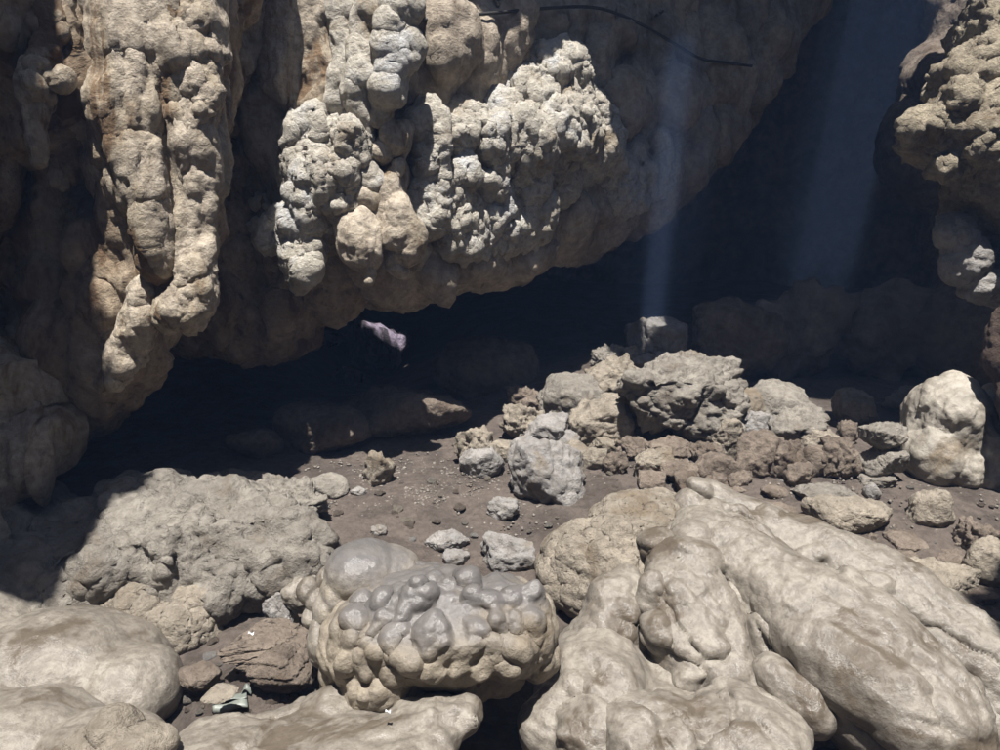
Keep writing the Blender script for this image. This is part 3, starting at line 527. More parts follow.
# ---- great flowstone mound on the right
_a = (D(960, 720, 3.7)-D(730, 545, 4.7)); _a /= np.linalg.norm(_a); LOBE = np.eye(3) - .82*np.outer(_a, _a)       # grain of the lobes: stretched down the slope
def mound():
    t = empty('flowstone_mound', D(760, 700, 4.0), 'great smooth flowstone mound of long melted-looking lobes running down from a small peak', 'flowstone')
    def lobe(name, chains=(), els=(), knobs=(), vox=.013, it=5, disp=None, mat=M_FLOW, warp=(.05, 1.6, 3)):
        c = Blob()
        for h in chains: c.chain(h, .3)
        for e in els: c.e(*e)
        for k in knobs: c.knob(*k, out=.3)
        V, F = c.mesh(vox, it, disp or [lambda P: .04*fbm(P, 2.2, 4, 55), lambda P: .085*billow(P @ LOBE, 1.5, 4, 60, .45), lambda P: .03*ridged(P @ LOBE, 2.6, 3, 64), lambda P: -.045*crack((P + .16*np.stack([fbm(P, 2.2, 3, k) for k in (3, 8, 13)], 1)) @ LOBE, 1.5, 4, .035)*sm(fbm(P, 1.1, 2, 65), -.05, .2), lambda P: .014*billow(P, 8, 3, 62, .6)*sm(fbm(P, 1.4, 2, 63), .0, .25), lambda P: .012*pop(P, 7, 5)*sm(fbm(P, 1.5, 2, 56), 0, .3), lambda P: .009*fbm(P, 9, 4, 57), lambda P: .006*pop(P, 26, 58)*sm(fbm(P, 2, 2, 59), 0, .25)], warp)
        put(name, V, F, mat, t)
    lobe('mound_base', els=[(640, 712, 4.1, 105, 48, .65), (760, 692, 4.56, 130, 66, .7), (880, 702, 4.46, 140, 58, .6), (720, 605, 5.2, 105, 52, .6), (600, 680, 4.05, 50, 48, .4), (850, 625, 4.9, 120, 46, .5), (980, 730, 4.4, 80, 60, .5)], vox=.026)
    lobe('long_lobe', [[(738, 566, 4.56, 34), (772, 585, 4.40, 46), (822, 625, 4.14, 60), (868, 675, 3.9, 70), (912, 718, 3.74, 68), (938, 745, 3.66, 52)]], [(700, 545, 4.75, 30, 24, .2, 20), (760, 560, 4.55, 40, 28, .25, 25)], [(735, 605, 16, 22), (765, 640, 18, 24), (800, 690, 22, 30)])
    lobe('back_lobe', [[(720, 535, 5.0, 24), (770, 535, 4.98, 30), (830, 570, 4.8, 42), (890, 610, 4.6, 48), (950, 650, 4.4, 50), (1010, 695, 4.2, 52)]], knobs=[(815, 555, 18, 10), (870, 590, 20, 12)])
    lobe('peak', [[(706, 492, 5.15, 12), (730, 508, 5.1, 18), (770, 528, 5.05, 24), (810, 545, 5.0, 24), (840, 560, 4.95, 20)]], [(702, 489, 5.13, 16, 8, .1, 35), (690, 510, 5.12, 16, 20, .15), (697, 528, 5.05, 14, 14, .12), (712, 522, 5.05, 12, 12, .1), (680, 520, 5.15, 14, 16, .12), (690, 540, 5.05, 22, 14, .15)], it=3, disp=[lambda P: .02*pop(P, 9, 3)*sm(1.6-P[:, 0], -.1, .15), lambda P: .02*fbm(P, 3, 4, 5), lambda P: .006*fbm(P, 14, 3, 6)], warp=None)
    lobe('front_lobe', [[(666, 575, 4.48, 24), (678, 600, 4.37, 42), (696, 640, 4.18, 48), (712, 670, 4.06, 38)]], [(690, 562, 4.5, 32, 16, .18, 10), (655, 545, 4.6, 18, 10, .1), (688, 545, 4.6, 14, 14, .1)], [(650, 600, 12, 26), (660, 635, 16, 20), (690, 680, 18, 14)])
    lobe('side_lobe', [[(625, 590, 4.45, 22), (612, 610, 4.38, 32), (608, 640, 4.25, 38), (605, 660, 4.2, 36)]], mat=M_FLOW)
    lobe('hanging_tongue', [[(765, 672, 3.9, 16), (780, 685, 3.84, 24), (800, 702, 3.78, 27), (812, 716, 3.74, 20)]], it=3, disp=[lambda P: .014*pop(P, 12, 5), lambda P: .02*fbm(P, 3, 4, 55), lambda P: .006*pop(P, 30, 5), fine(.5, 1.5, 6)])
    lobe('foot_dome', els=[(665, 728, 3.65, 55, 34, .3, 8), (730, 735, 3.62, 60, 38, .35), (640, 745, 3.55, 36, 40, .25), (560, 700, 3.9, 26, 28, .2), (585, 740, 3.7, 40, 40, .25), (545, 725, 3.8, 22, 30, .2)], knobs=[(700, 705, 12, 8), (575, 690, 20, 14), (560, 740, 12, 10)])
mound()

def popmound():
    b = Blob()
    for a in ((615, 560, 4.95, 55, 40, .4), (640, 525, 5.2, 50, 30, .35), (580, 560, 4.95, 28, 34, .25), (600, 590, 4.8, 34, 26, .25), (655, 560, 5.0, 40, 35, .3), (560, 575, 4.95, 14, 22, .15)): b.e(*a)
    V, F = b.mesh(.013, 3, [lambda P: .05*fbm(P, 2, 4, 65), lambda P: .08*billow(P, 2.6, 5, 64, .55), lambda P: .03*pop(P, 8, 61)*sm(fbm(P, 1.3, 2, 66), -.25, .15), lambda P: .017*pop(P, 18, 62)*sm(fbm(P, 1.6, 2, 67), -.25, .15), lambda P: .008*pop(P, 38, 63), fine(.6, 1.3, 68)])
    put('coral_mound', V, F, M_ROCKW, None, label='crumbly mound crusted with tiny coral-like nodules, beside the smooth flowstone peak', cat='rock')
popmound()

# ---- left mounds
def left_mounds():
    t = empty('crusted_mound', D(220, 640, 4.6), 'broad pale mound, part smooth and part crusted with nodules, in front of the dark hollow', 'rock')
    b = Blob()
    for a in ((170, 560, 5.2, 110, 60, .6), (250, 540, 5.2, 60, 48, .45), (120, 540, 5.5, 70, 50, .5), (60, 590, 5.0, 80, 40, .5), (290, 560, 5.0, 40, 40, .3), (200, 520, 5.7, 90, 40, .5), (-20, 600, 5.0, 80, 50, .5), (40, 530, 5.6, 80, 30, .5)): b.e(*a)
    for a in ((215, 585, 34, 26), (150, 545, 30, 18), (105, 570, 30, 20), (255, 585, 20, 16)): b.knob(*a, out=.25)
    V, F = b.mesh(.02, 3, [lambda P: .08*fbm(P, 1.8, 4, 75), lambda P: .20*billow(P, 1.5, 6, 74, .56), lambda P: -.05*pop(P, 3.4, 75)*sm(fbm(P, 1.3, 2, 68), .08, .25), lambda P: .03*ridged(P, 5, 3, 67)*sm(fbm(P, .9, 2, 66), -.2, .2), lambda P: .03*billow(P, 9, 3, 79, .6)*sm(fbm(P, 1, 2, 70), -.1, .25), lambda P: .035*pop(P, 7, 71)*sm(fbm(P, 1.0, 2, 76), 0, .3), lambda P: .02*pop(P, 16, 72)*sm(fbm(P, 1.2, 2, 77), -.1, .2), lambda P: .008*pop(P, 36, 73)*sm(fbm(P, 1.2, 2, 78), -.15, .2), fine(1, 1.3, 78)])
    put('mound_body', V, F, M_ROCK, t)
    c = Blob()
    for a in ((135, 610, 4.75, 32, 30, .25), (185, 625, 4.7, 36, 26, .25), (160, 640, 4.65, 30, 20, .2), (200, 605, 4.8, 30, 26, .22)): c.e(*a)
    V, F = c.mesh(.012, 2, [lambda P: .08*billow(P, 3.4, 5, 80, .55), lambda P: .02*pop(P, 12, 81), lambda P: .014*pop(P, 22, 82), lambda P: .007*pop(P, 40, 83), fine(.6, 1.4, 84)])
    put('nodule_cluster', V, F, M_ROCKW, t)
    c = Blob()
    for a in ((85, 660, 4.2, 85, 45, .5, 18), (20, 690, 4.1, 90, 70, .5), (130, 690, 4.0, 45, 42, .3, 20), (-40, 640, 4.4, 80, 50, .5), (40, 640, 4.5, 70, 30, .4)): c.e(*a)
    V, F = c.mesh(.018, 6, [lambda P: .04*fbm(P, 1.6, 3, 85), lambda P: .05*billow(P, 1.2, 5, 84, .45), lambda P: .01*fbm(P, 6, 4, 86), lambda P: .004*fbm(P, 20, 3, 87)])
    put('smooth_mound', V, F, M_FLOW, None, label='smooth rounded cream flowstone hump beside the crumpled grey wrapper', cat='flowstone')
    c = Blob()
    for a in ((30, 735, 3.55, 80, 40, .4, 10), (100, 750, 3.4, 60, 30, .3), (-30, 720, 3.7, 70, 45, .4)): c.e(*a)
    V, F = c.mesh(.016, 6, [lambda P: .03*fbm(P, 1.8, 3, 88), lambda P: .05*billow(P, 1.4, 5, 84, .45), lambda P: .008*fbm(P, 7, 4, 89)])
    put('smooth_ledge', V, F, M_FLOW, None, label='low smooth flowstone ledge overlapped by the rounded cream hump', cat='flowstone')
    c = Blob()
    for a in ((115, 732, 3.3, 22, 18, .12), (135, 745, 3.25, 35, 14, .12), (95, 748, 3.25, 24, 14, .1), (120, 722, 3.3, 12, 10, .06)): c.e(*a)
    V, F = c.mesh(.009, 2, [lambda P: .022*pop(P, 12, 91), lambda P: .012*pop(P, 26, 92), fine(.6, 1.6, 93)])
    put('nodule_rock', V, F, M_ROCKW, None, label='small nodule-crusted rock with black stain on the smooth ledge', cat='rock')
    c = Blob()
    for a in ((310, 748, 3.45, 110, 24, .42, -8), (220, 758, 3.4, 60, 22, .32), (420, 725, 3.5, 55, 24, .3, -8), (465, 715, 3.5, 22, 18, .15, -15), (380, 745, 3.35, 80, 24, .3), (350, 715, 3.65, 60, 14, .2)): c.e(*a)
    for a in ((455, 712, 12, 10), (475, 722, 10, 12), (430, 715, 10, 8)): c.knob(*a, out=.3)
    V, F = c.mesh(.014, 4, [lambda P: .04*fbm(P, 2.2, 4, 94), lambda P: .06*billow(P, 1.8, 5, 97, .5), lambda P: .012*fbm(P, 8, 4, 95), lambda P: -.03*crack(P, 2.6, 3, .05)*sm(fbm(P, 1.5, 2, 96), .0, .2)])
    put('pale_slab', V, F, M_FLOW, None, label='pale wavy flowstone slab under the knobbly boulder, cracked along its front', cat='flowstone')
left_mounds()

# ------------------------------------------------------------------ boulders
def star(sub, seed, nf, p, flat=0.0):
    rs = np.random.RandomState(seed); u, F = ico(sub)
    n = rs.normal(size=(nf, 3)); n /= np.linalg.norm(n, axis=1)[:, None]
    n = np.concatenate([n, -n[: nf//3], np.eye(3), -np.eye(3)]); d = np.concatenate([rs.uniform(.68, 1.0, len(n)-6), np.full(6, .98)])
    r = (np.sum((np.maximum(u @ n.T, 0)/d)**p, 1))**(-1/p)
    return u*r[:, None], F
STYLE = {   # facets, sharpness, then the relief as share of the size
    'angular': dict(nf=13, p=34, big=.10, fr=1.1, chunk=.07, crk=.05, fn=.025),
    'blocky':  dict(nf=9, p=40, big=.08, fr=1.0, chunk=.05, crk=.06, fn=.02),
    'eroded':  dict(nf=14, p=14, big=.22, fr=1.3, chunk=.14, crk=.08, fn=.04),
    'round':   dict(nf=18, p=10, big=.12, fr=.9, chunk=.05, crk=.03, fn=.018, crag=.03),
    'lumpy':   dict(nf=16, p=8, big=.16, fr=1.0, chunk=.13, crk=.0, fn=.012, crag=.008),
    'strata':  dict(nf=8, p=30, big=.08, fr=.9, chunk=.03, crk=.04, fn=.02),
    'slab':    dict(nf=12, p=16, big=.14, fr=1.2, chunk=.06, crk=.03, fn=.03),
}
def rock_shape(style, r, seed, sub, roll=0, yaw=0):
    s = STYLE[style]; V, F = star(sub, seed, s['nf'], s['p'])
    a, b = math.radians(roll), math.radians(yaw)
    Rm = np.array(Matrix.Rotation(b, 3, 'Z') @ Matrix.Rotation(a, 3, 'Y'))
    V = V @ Rm.T
    V = V/np.array([np.abs(V[:, k]).max() for k in range(3)])          # fill the box
    off = np.array([seed*3.7, seed*1.3, seed*2.1]); r = np.array(r); g = float(np.cbrt(r.prod())); V = V*r
    Q = V/g + off
    h = s['big']*fbm(Q, s['fr'], 4, seed % 7) + s['chunk']*1.1*billow(Q, 1.5, 2 if style == 'lumpy' else 5, seed % 6, .58) + s.get('crag', .05)*billow(Q, 5, 3, seed % 8, .6)
    if style == 'lumpy': h = h + s['chunk']*(pop(Q, 1.3, seed % 5)-.6)
    else:
        w1, w2 = worley(Q + .2*np.stack([perlin(Q*1.7, k+3) for k in range(3)], 1), 1.9, seed % 5, True); h = h + 1.3*s['chunk']*(np.minimum(1, (w2-w1)*2.2)*(.4+.6*np.cos(w1*5))-.4)
    h = h + (s['chunk']*.6*(ridged(Q, 2.0, 3, seed % 9)-.5) if style != 'lumpy' else 0)
    if s['crk']: wq = Q + .25*np.stack([perlin(Q*2.1, k+seed % 5) for k in range(3)], 1); h = h - 1.7*s['crk']*crack(wq, 1.3, seed % 11, .05) - .8*s['crk']*crack(wq, 3.1, seed % 13, .07)
    h = h + s['fn']*fbm(Q, 6, 4, seed % 5, .6)
    V = V + normals(V, F)*(h*g)[:, None]
    if style == 'strata':
        z = V[:, 2]/r[2]*2.6 + .25*fbm(Q, 1.2, 3, 2); fr = z-np.floor(z)
        pinch = 1 - .16*np.exp(-((fr-.5)/.08)**2) - .05*(np.floor(z) % 2)
        V[:, 0] *= pinch; V[:, 1] *= pinch
    return V, F
ROCK_N = [0]
def boulder(box, label, style='angular', mat=None, deep=.8, seed=None, base=None, d=None, roll=0, yaw=0, name='boulder', cat='boulder', sink=.12, group=None, grow=0.0):
    """box: its outline in the photograph; its distance is where its foot meets the ground (or d, the distance of the pile it lies in)."""
    x0, y0, x1, y1 = box; gx, gy = grow*(x1-x0)/2, grow*(y1-y0)/2; x0 -= gx; x1 += gx; y0 -= gy*.4; y1 += gy; ROCK_N[0] += 1; seed = seed if seed is not None else ROCK_N[0]*7+3
    xc = (x0+x1)/2
    p = G(xc, base or y1)
    if d is not None and d < float((p-CAM) @ FW): p = D(xc, y1, d)
    dd = float((p-CAM) @ FW); w = (x1-x0)/FPX*dd; hpx = (y1-y0)/FPX*dd
    ry = deep*w/2; rz = max(hpx*.5 - .08*ry, .3*hpx)
    y1s = y1 + sink*(y1-y0)*.5
    sub = 4 if dd > 8.6 else 6 if (x1-x0) > 88 else 5 if (x1-x0) > 34 else 4
    V, F = rock_shape(style, (w/2, ry, rz), seed, sub, roll, yaw)
    V = V + D(xc, (y0+y1s)/2, dd+ry*.7)
    for _ in range(3):                                   # size it to the outline seen in the photograph
        q = V-CAM; z = q @ FW; X = 500+(q @ RT)/z*FPX; Y = 375-(q @ UP)/z*FPX
        c = V.mean(0); zc = float((c-CAM) @ FW)
        sx, sy = (x1-x0)/(X.max()-X.min()), (y1s-y0)/(Y.max()-Y.min())
        V = c + (V-c)*np.array([sx, 1, sy])
        q = V-CAM; z = q @ FW; X = 500+(q @ RT)/z*FPX; Y = 375-(q @ UP)/z*FPX
        V = V + RT*((x0+x1-X.max()-X.min())/2*zc/FPX) - UP*((y0+y1s-Y.max()-Y.min())/2*zc/FPX)
    return put(name, V, F, mat or M_ROCK, None, label=label, cat=cat, group=group)

B = boulder
def P(*a, **k): return B(*a, grow=.16, **k)
# the pile
P((624, 352, 742, 448), 'largest eroded grey boulder crowning the rubble pile, deeply fluted underside', 'eroded', M_ROCK, .9, 21, d=8.0, roll=14)
P((628, 317, 684, 364), 'dusky boulder perched behind the largest eroded boulder, at the foot of the light shaft', 'angular', M_ROCKG, .9, 5, d=9.0)
P((545, 373, 602, 420), 'pale smooth-topped boulder at the shaded edge of the rubble pile', 'round', M_ROCK, .9, 8, d=7.9)
P((558, 392, 622, 420), 'long warm beige slab lying slanted across the rubble pile', 'slab', M_ROCKW, .6, 33, d=7.6, roll=-14)
P((572, 400, 632, 447), 'wedge-shaped beige block under the slanted slab, cracked along its foot', 'angular', M_ROCKW, .8, 14, d=7.45)
P((588, 354, 642, 402), 'knuckled tan boulder between the pale smooth-topped one and the largest one', 'eroded', M_ROCKW, .8, 26, d=8.15)
P((502, 404, 546, 441), 'knobbly cream rock half caught by the shadow edge', 'eroded', M_ROCKW, .8, 31, d=7.5)
P((526, 412, 566, 446), 'small grey rock wedged behind the big faceted grey boulder', 'angular', M_ROCKG, .8, 37, d=7.4)
P((512, 437, 581, 501), 'big faceted blue-grey boulder standing forward on the dirt floor', 'angular', M_ROCKG, .85, 12)
P((455, 426, 498, 472), 'cream rock half in shadow behind the low grey stone', 'eroded', M_ROCKW, .8, 19, base=472)
P((462, 446, 502, 476), 'low rounded grey stone in front of the half-shadowed cream rock', 'round', M_ROCKG, .8, 23)
P((488, 440, 518, 460), 'small smooth tan stone beside the low rounded grey stone', 'round', M_ROCKW, .8, 29, base=462, cat='stone', name='stone')
P((566, 440, 590, 462), 'small orange-tan pebbly stone in the rubble under the wedge block', 'round', M_ROCKW, .8, 41, base=462, cat='stone', name='stone')
P((584, 448, 606, 470), 'small square tan stone at the foot of the rubble pile', 'blocky', M_ROCKW, .8, 43, base=470, cat='stone', name='stone')
P((616, 436, 652, 460), 'brownish lump tucked under the left edge of the largest boulder', 'eroded', M_ROCKB, .8, 47, d=7.3)
P((636, 448, 672, 478), 'tan chunk half buried in brown rubble beneath the largest boulder', 'angular', M_ROCKW, .8, 51, base=480)
P((660, 458, 705, 486), 'reddish brown rubble lump beneath the largest boulder', 'eroded', M_ROCKB, .8, 53, base=486)
P((695, 452, 738, 482), 'flat brown broken rock below the deep shadow of the largest boulder', 'slab', M_ROCKB, .8, 57, base=484)
P((724, 388, 768, 432), 'buff boulder butted against the right side of the largest boulder', 'round', M_ROCKW, .8, 59, d=8.0)
P((712, 416, 746, 456), 'pale standing stone beneath the right end of the largest boulder', 'blocky', M_ROCKW, .7, 61, d=7.7)
P((738, 430, 782, 480), 'grey-brown cracked rock left of the overhanging boulder', 'angular', M_ROCKB, .8, 63, base=480)
P((768, 404, 826, 446), 'grey boulder overhanging a deep black shadow, notched top', 'eroded', M_ROCK, .9, 66, d=7.3)
P((796, 424, 842, 450), 'ledge-like brown rock sticking out from the notched overhanging boulder', 'slab', M_ROCKW, .8, 69, d=7.15, roll=8)
P((772, 440, 806, 482), 'cracked rock propping up the notched overhanging boulder', 'angular', M_ROCKB, .7, 71, base=482)
P((820, 436, 862, 480), 'greenish grey lump beside the layered block', 'eroded', M_ROCKB, .8, 73, base=482)
P((592, 344, 622, 370), 'small rock peeking from the dark behind the pile', 'eroded', M_ROCK, .8, 77, d=8.6)
P((834, 388, 876, 426), 'pale chunk in the half light behind the layered block', 'angular', M_ROCK, .8, 79, d=8.0)
P((738, 380, 812, 430), 'dim rounded boulder in the gloom behind the notched boulder', 'round', M_ROCK, .8, 83, d=9.2)
P((884, 386, 930, 416), 'dim low slab in the gloom behind the big white boulder', 'slab', M_ROCK, .8, 87, d=8.6)
_t = empty('layered_block', G(883, 488), 'layered grey block with horizontal splits beside the big white boulder', 'boulder')
_dl = float((G(883, 488)-CAM) @ FW)
for q, bx in enumerate(((857, 421, 909, 452), (858, 445, 910, 477), (857, 472, 898, 489))):
    o = B(bx, None, 'slab' if q == 2 else 'blocky', M_ROCK, .8, 91+q*4, d=_dl, name='layer', cat=None, sink=.05)
    o.location = Vector(o.location) - Vector(_t.location); o.parent = _t
_b = Blob(); _d = float((G(955, 497)-CAM) @ FW)
for a in ((948, 424, _d+.42, 44, 48, .42), (980, 448, _d+.4, 46, 46, .4), (930, 458, _d+.32, 28, 32, .3), (1010, 430, _d+.45, 34, 50, .35), (985, 478, _d+.25, 26, 20, .22), (942, 395, _d+.42, 24, 20, .24), (962, 470, _d+.22, 24, 24, .22), (1015, 470, _d+.3, 30, 30, .3)): _b.e(*a)
_V, _F = _b.mesh(.017, 8, [lambda P: .09*fbm(P, 1.6, 5, 5), lambda P: .09*billow(P, 1.5, 5, 7, .5), fine(.8, 1.3, 4)], (.1, 1.6, 4))
put('boulder', _V, _F, M_WHITE, None, label='big white flowstone boulder with rounded swellings', cat='boulder')
F_ = 'rubble wedged among the boulders of the pile'
for q, (bx, st, mt) in enumerate((((538, 388, 556, 412), 'eroded', M_ROCK), ((558, 430, 580, 450), 'angular', M_ROCKG), ((590, 436, 622, 454), 'angular', M_ROCKW), ((614, 398, 636, 420), 'eroded', M_ROCKW), ((505, 440, 522, 458), 'angular', M_ROCK),
        ((622, 346, 640, 366), 'eroded', M_ROCK), ((612, 418, 640, 440), 'angular', M_ROCKG), ((742, 412, 772, 444), 'angular', M_ROCKG), ((752, 440, 780, 466), 'eroded', M_ROCKB), ((640, 470, 664, 490), 'angular', M_ROCKB),
        ((676, 470, 700, 494), 'eroded', M_ROCKB), ((704, 470, 726, 488), 'angular', M_ROCKB), ((728, 466, 750, 486), 'eroded', M_ROCKB), ((604, 452, 626, 474), 'eroded', M_ROCKB), ((536, 428, 556, 446), 'round', M_ROCK), ((786, 462, 812, 486), 'eroded', M_ROCKB), ((806, 446, 830, 474), 'angular', M_ROCKB), ((570, 420, 592, 440), 'eroded', M_ROCK), ((520, 396, 540, 414), 'eroded', M_ROCKB), ((760, 392, 784, 414), 'round', M_ROCK), ((838, 420, 858, 444), 'eroded', M_ROCKB), ((648, 436, 690, 462), 'angular', M_ROCKB), ((690, 440, 722, 462), 'eroded', M_ROCKB))):
    tn = 'earthy brown' if mt is M_ROCKB else 'tan' if mt is M_ROCKW else 'bluish grey' if mt is M_ROCKG else 'pale grey'
    B(bx, 'small rough %s broken stone wedged among the boulders of the rock pile' % tn, st, mt, .9, 401+q*3, grow=.25, name='broken_stone', cat='stone', group=tn+' '+F_)
P((634, 350, 680, 374), 'dull grey rock between the dusky perched boulder and the largest boulder', 'eroded', M_ROCKG, .8, 78, d=8.4)
# right-hand floor
B((800, 494, 893, 536), 'long pale rounded rock lying on the brown dirt, shadowed end', 'round', M_ROCKW, .5, 101, roll=6)
B((880, 556, 984, 606), 'flat pale slab with crusted edge lying in the dirt beside the flowstone mound', 'slab', M_ROCKW, .6, 103, roll=10)
B((905, 488, 956, 528), 'squarish tan rock below the big white boulder', 'round', M_ROCKW, .8, 105)
B((862, 482, 882, 502), 'little upright grey stone below the layered block', 'round', M_ROCKG, .8, 107, cat='stone', name='stone')
B((790, 482, 862, 506), 'low greenish-grey ridge of rock on the dirt', 'slab', M_ROCK, .6, 109)
B((845, 545, 920, 568), 'low brown earthy outcrop on the dirt', 'slab', M_ROCKB, .6, 111)
B((950, 515, 1010, 560), 'brown earthy outcrop at the foot of the big white boulder', 'eroded', M_ROCKB, .8, 113)
B((960, 535, 1020, 590), 'pale tan rock on the dirt behind the flat slab', 'round', M_ROCKW, .8, 115)
for q, bx in enumerate(((752, 500, 800, 522), (828, 530, 880, 552), (880, 526, 930, 548), (930, 548, 985, 572), (800, 540, 842, 556), (900, 600, 950, 624), (940, 578, 1000, 600), (955, 604, 1010, 640), (760, 484, 792, 498), (720, 484, 748, 496))):
    B(bx, 'low earth-covered ledge breaking through the brown dirt beside the flowstone mound', ('slab', 'eroded')[q % 2], M_ROCKB, .9, 501+q*3, sink=.5, name='earthy_ledge', cat='rock', group='earthy ledges in the brown dirt')
# centre floor
B((480, 530, 536, 572), 'jagged grey rock plate sticking out of the bare dirt', 'angular', M_ROCKG, .7, 121)
B((424, 528, 470, 552), 'low grey broken rock on the dirt behind the knobbly boulder', 'angular', M_ROCKG, .7, 123)
B((442, 548, 470, 566), 'small dark grey rock behind the knobbly boulder top', 'angular', M_ROCKG, .7, 125, cat='stone', name='stone')
B((486, 496, 520, 520), 'little hollowed grey rock half sunk in the dirt', 'eroded', M_ROCKG, .7, 127)
B((370, 524, 388, 540), 'tiny upright grey stone behind the smooth polished dome', 'angular', M_ROCKG, .7, 129, cat='stone', name='stone')
B((600, 586, 640, 600), 'crumb of rock beside the coral mound', 'eroded', M_ROCKG, .7, 131, cat='stone', name='stone')
# left floor
B((202, 472, 262, 524), 'pale knuckled rock at the back of the crusted mound', 'eroded', M_ROCK, .8, 141, d=6.0)
B((228, 474, 331, 534), 'pale wide boulder with fluted right end behind the crusted mound', 'eroded', M_ROCK, .8, 143, d=5.9)
B((302, 472, 350, 498), 'rounded loose stone on the dirt behind the wide pale boulder', 'round', M_ROCK, .8, 145)
B((350, 486, 368, 497), 'small dark stone lying alone on the dirt', 'round', M_ROCKG, .8, 147, cat='stone', name='stone')
B((362, 450, 396, 488), 'little crumbly rock lit at the edge of the dark passage', 'eroded', M_ROCKW, .8, 149)
B((262, 590, 300, 632), 'dark grey shiny rock between the crusted mound and the knobbly boulder', 'angular', M_ROCKG, .8, 151, d=4.5)
B((280, 575, 322, 612), 'pale lump beside the polished dome', 'lumpy', M_FLOW, .8, 153, d=4.5)
B((216, 620, 322, 668), 'dark layered rock with black gaps between its ledges', 'strata', M_ROCKB, .7, 155, d=4.1)
B((245, 642, 318, 692), 'lower ledge of layered brown-grey rock over a black gap', 'strata', M_ROCKB, .7, 157, d=3.95)
B((176, 660, 222, 690), 'brown rounded ledge of rock beside the smooth hump', 'round', M_ROCKB, .8, 159, d=4.0)
B((200, 684, 240, 702), 'small pinkish rock poking from the dirt beside the crumpled wrapper', 'round', M_ROCKW, .8, 161, d=3.7)
# dark chamber
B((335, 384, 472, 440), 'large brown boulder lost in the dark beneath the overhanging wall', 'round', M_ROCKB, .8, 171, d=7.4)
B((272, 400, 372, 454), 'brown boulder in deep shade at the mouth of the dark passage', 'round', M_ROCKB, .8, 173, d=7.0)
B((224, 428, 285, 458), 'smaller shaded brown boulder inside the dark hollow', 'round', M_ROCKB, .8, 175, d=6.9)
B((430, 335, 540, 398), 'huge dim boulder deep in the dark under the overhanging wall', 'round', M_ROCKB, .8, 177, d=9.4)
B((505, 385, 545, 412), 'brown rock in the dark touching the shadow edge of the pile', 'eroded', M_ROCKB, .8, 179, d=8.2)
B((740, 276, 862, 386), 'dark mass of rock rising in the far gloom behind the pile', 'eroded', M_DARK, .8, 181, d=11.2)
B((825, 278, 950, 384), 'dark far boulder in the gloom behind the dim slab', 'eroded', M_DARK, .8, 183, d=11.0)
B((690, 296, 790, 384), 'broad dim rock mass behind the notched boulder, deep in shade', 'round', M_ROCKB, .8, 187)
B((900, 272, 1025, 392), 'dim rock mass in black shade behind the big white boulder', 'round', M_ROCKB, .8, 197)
# passage rocks, their sunlit lilac streaks painted into the colour
B((344, 316, 412, 374), 'steep rock with sunlit streaks painted lilac far inside the dark passage', 'angular', M_LIT_STREAK, .9, 191, roll=30)
B((284, 330, 350, 350), 'flat ledge with sunlight painted as lilac streaks far inside the dark passage', 'slab', M_LIT_STREAK, .8, 193)
B((330, 366, 366, 386), 'small rock with painted lilac light below the streaked rock in the dark passage', 'angular', M_LIT_STREAK, .8, 195)

# ------------------------------------------------------------------ loose stones and gravel
def loose():
    rs = random.Random(5); meshes = []
    for k in range(10):
        V, F = rock_shape(('angular', 'round', 'eroded')[k % 3], (1, .85, .6), 300+k, 3); V[:, 2] += .22
        meshes.append([mesh_np('stone', V, F, m) for m in (M_ROCK, M_ROCKW, M_ROCKB, M_ROCKG)])
    areas = [((330, 470, 560, 560), 45, 'small TONE loose stone scattered on the bare dirt behind the knobbly boulder', 'stones on the bare dirt'),
             ((740, 478, 1000, 600), 80, 'small TONE loose stone on brown dirt between flowstone mound and white boulder', 'stones on the brown dirt'),
             ((600, 466, 760, 500), 40, 'TONE crumb of rubble at the foot of the rubble pile', 'crumbs below the rubble pile'),
             ((170, 640, 320, 720), 40, 'small TONE stone in the dirt hollow around the crumpled wrapper', 'stones around the wrapper')]
    for (x0, y0, x1, y1), n, lab, grp in areas:
        for _ in range(n):
            p = G(rs.uniform(x0, x1), rs.uniform(y0, y1)); s = .012 + .045*rs.random()**2.2
            k = rs.choice((0, 1, 2, 2, 3)); tone = ('pale grey', 'tan', 'earthy brown', 'bluish grey')[k]
            o = link('stone', rs.choice(meshes)[k], loc=p, label=lab.replace('TONE', tone), cat='stone', group=tone+' '+grp)
            o.scale = (s, s, s); o.rotation_euler = (rs.uniform(-.3, .3), rs.uniform(-.3, .3), rs.uniform(0, 6.3))
    u, f = ico(1); V, F = [], []; n = 0; rn = np.random.RandomState(8)
    for _ in range(7000):
        x, y = (rn.uniform(310, 1000), rn.uniform(462, 620)) if _ % 3 else (rn.normal(410, 45), rn.normal(485, 14))
        y = min(max(y, 440), 700)
        p = G.fast(x, y); s = .003 + .014*rn.rand()**4
        v = u*(1+.3*rn.normal(size=u.shape))*np.array([s, s, s*.7]); V.append(v+p+np.array([0, 0, s*.2])); F.append(f+n); n += len(u)
    link('gravel', mesh_np('gravel', np.concatenate(V), np.concatenate(F), M_GRAVEL), kind='stuff', label='fine pale gravel scattered over the brown dirt', cat='gravel')
def _gfast(px, py):
    r = ray(px, py); t = (0-CAMZ)/r[2]
    for _ in range(3):
        p = CAM+r*t; h = ground_h(np.array([p[0]]), np.array([p[1]]))[0]; t = (h-CAMZ)/r[2]
    return CAM+r*t
G.fast = _gfast
loose()

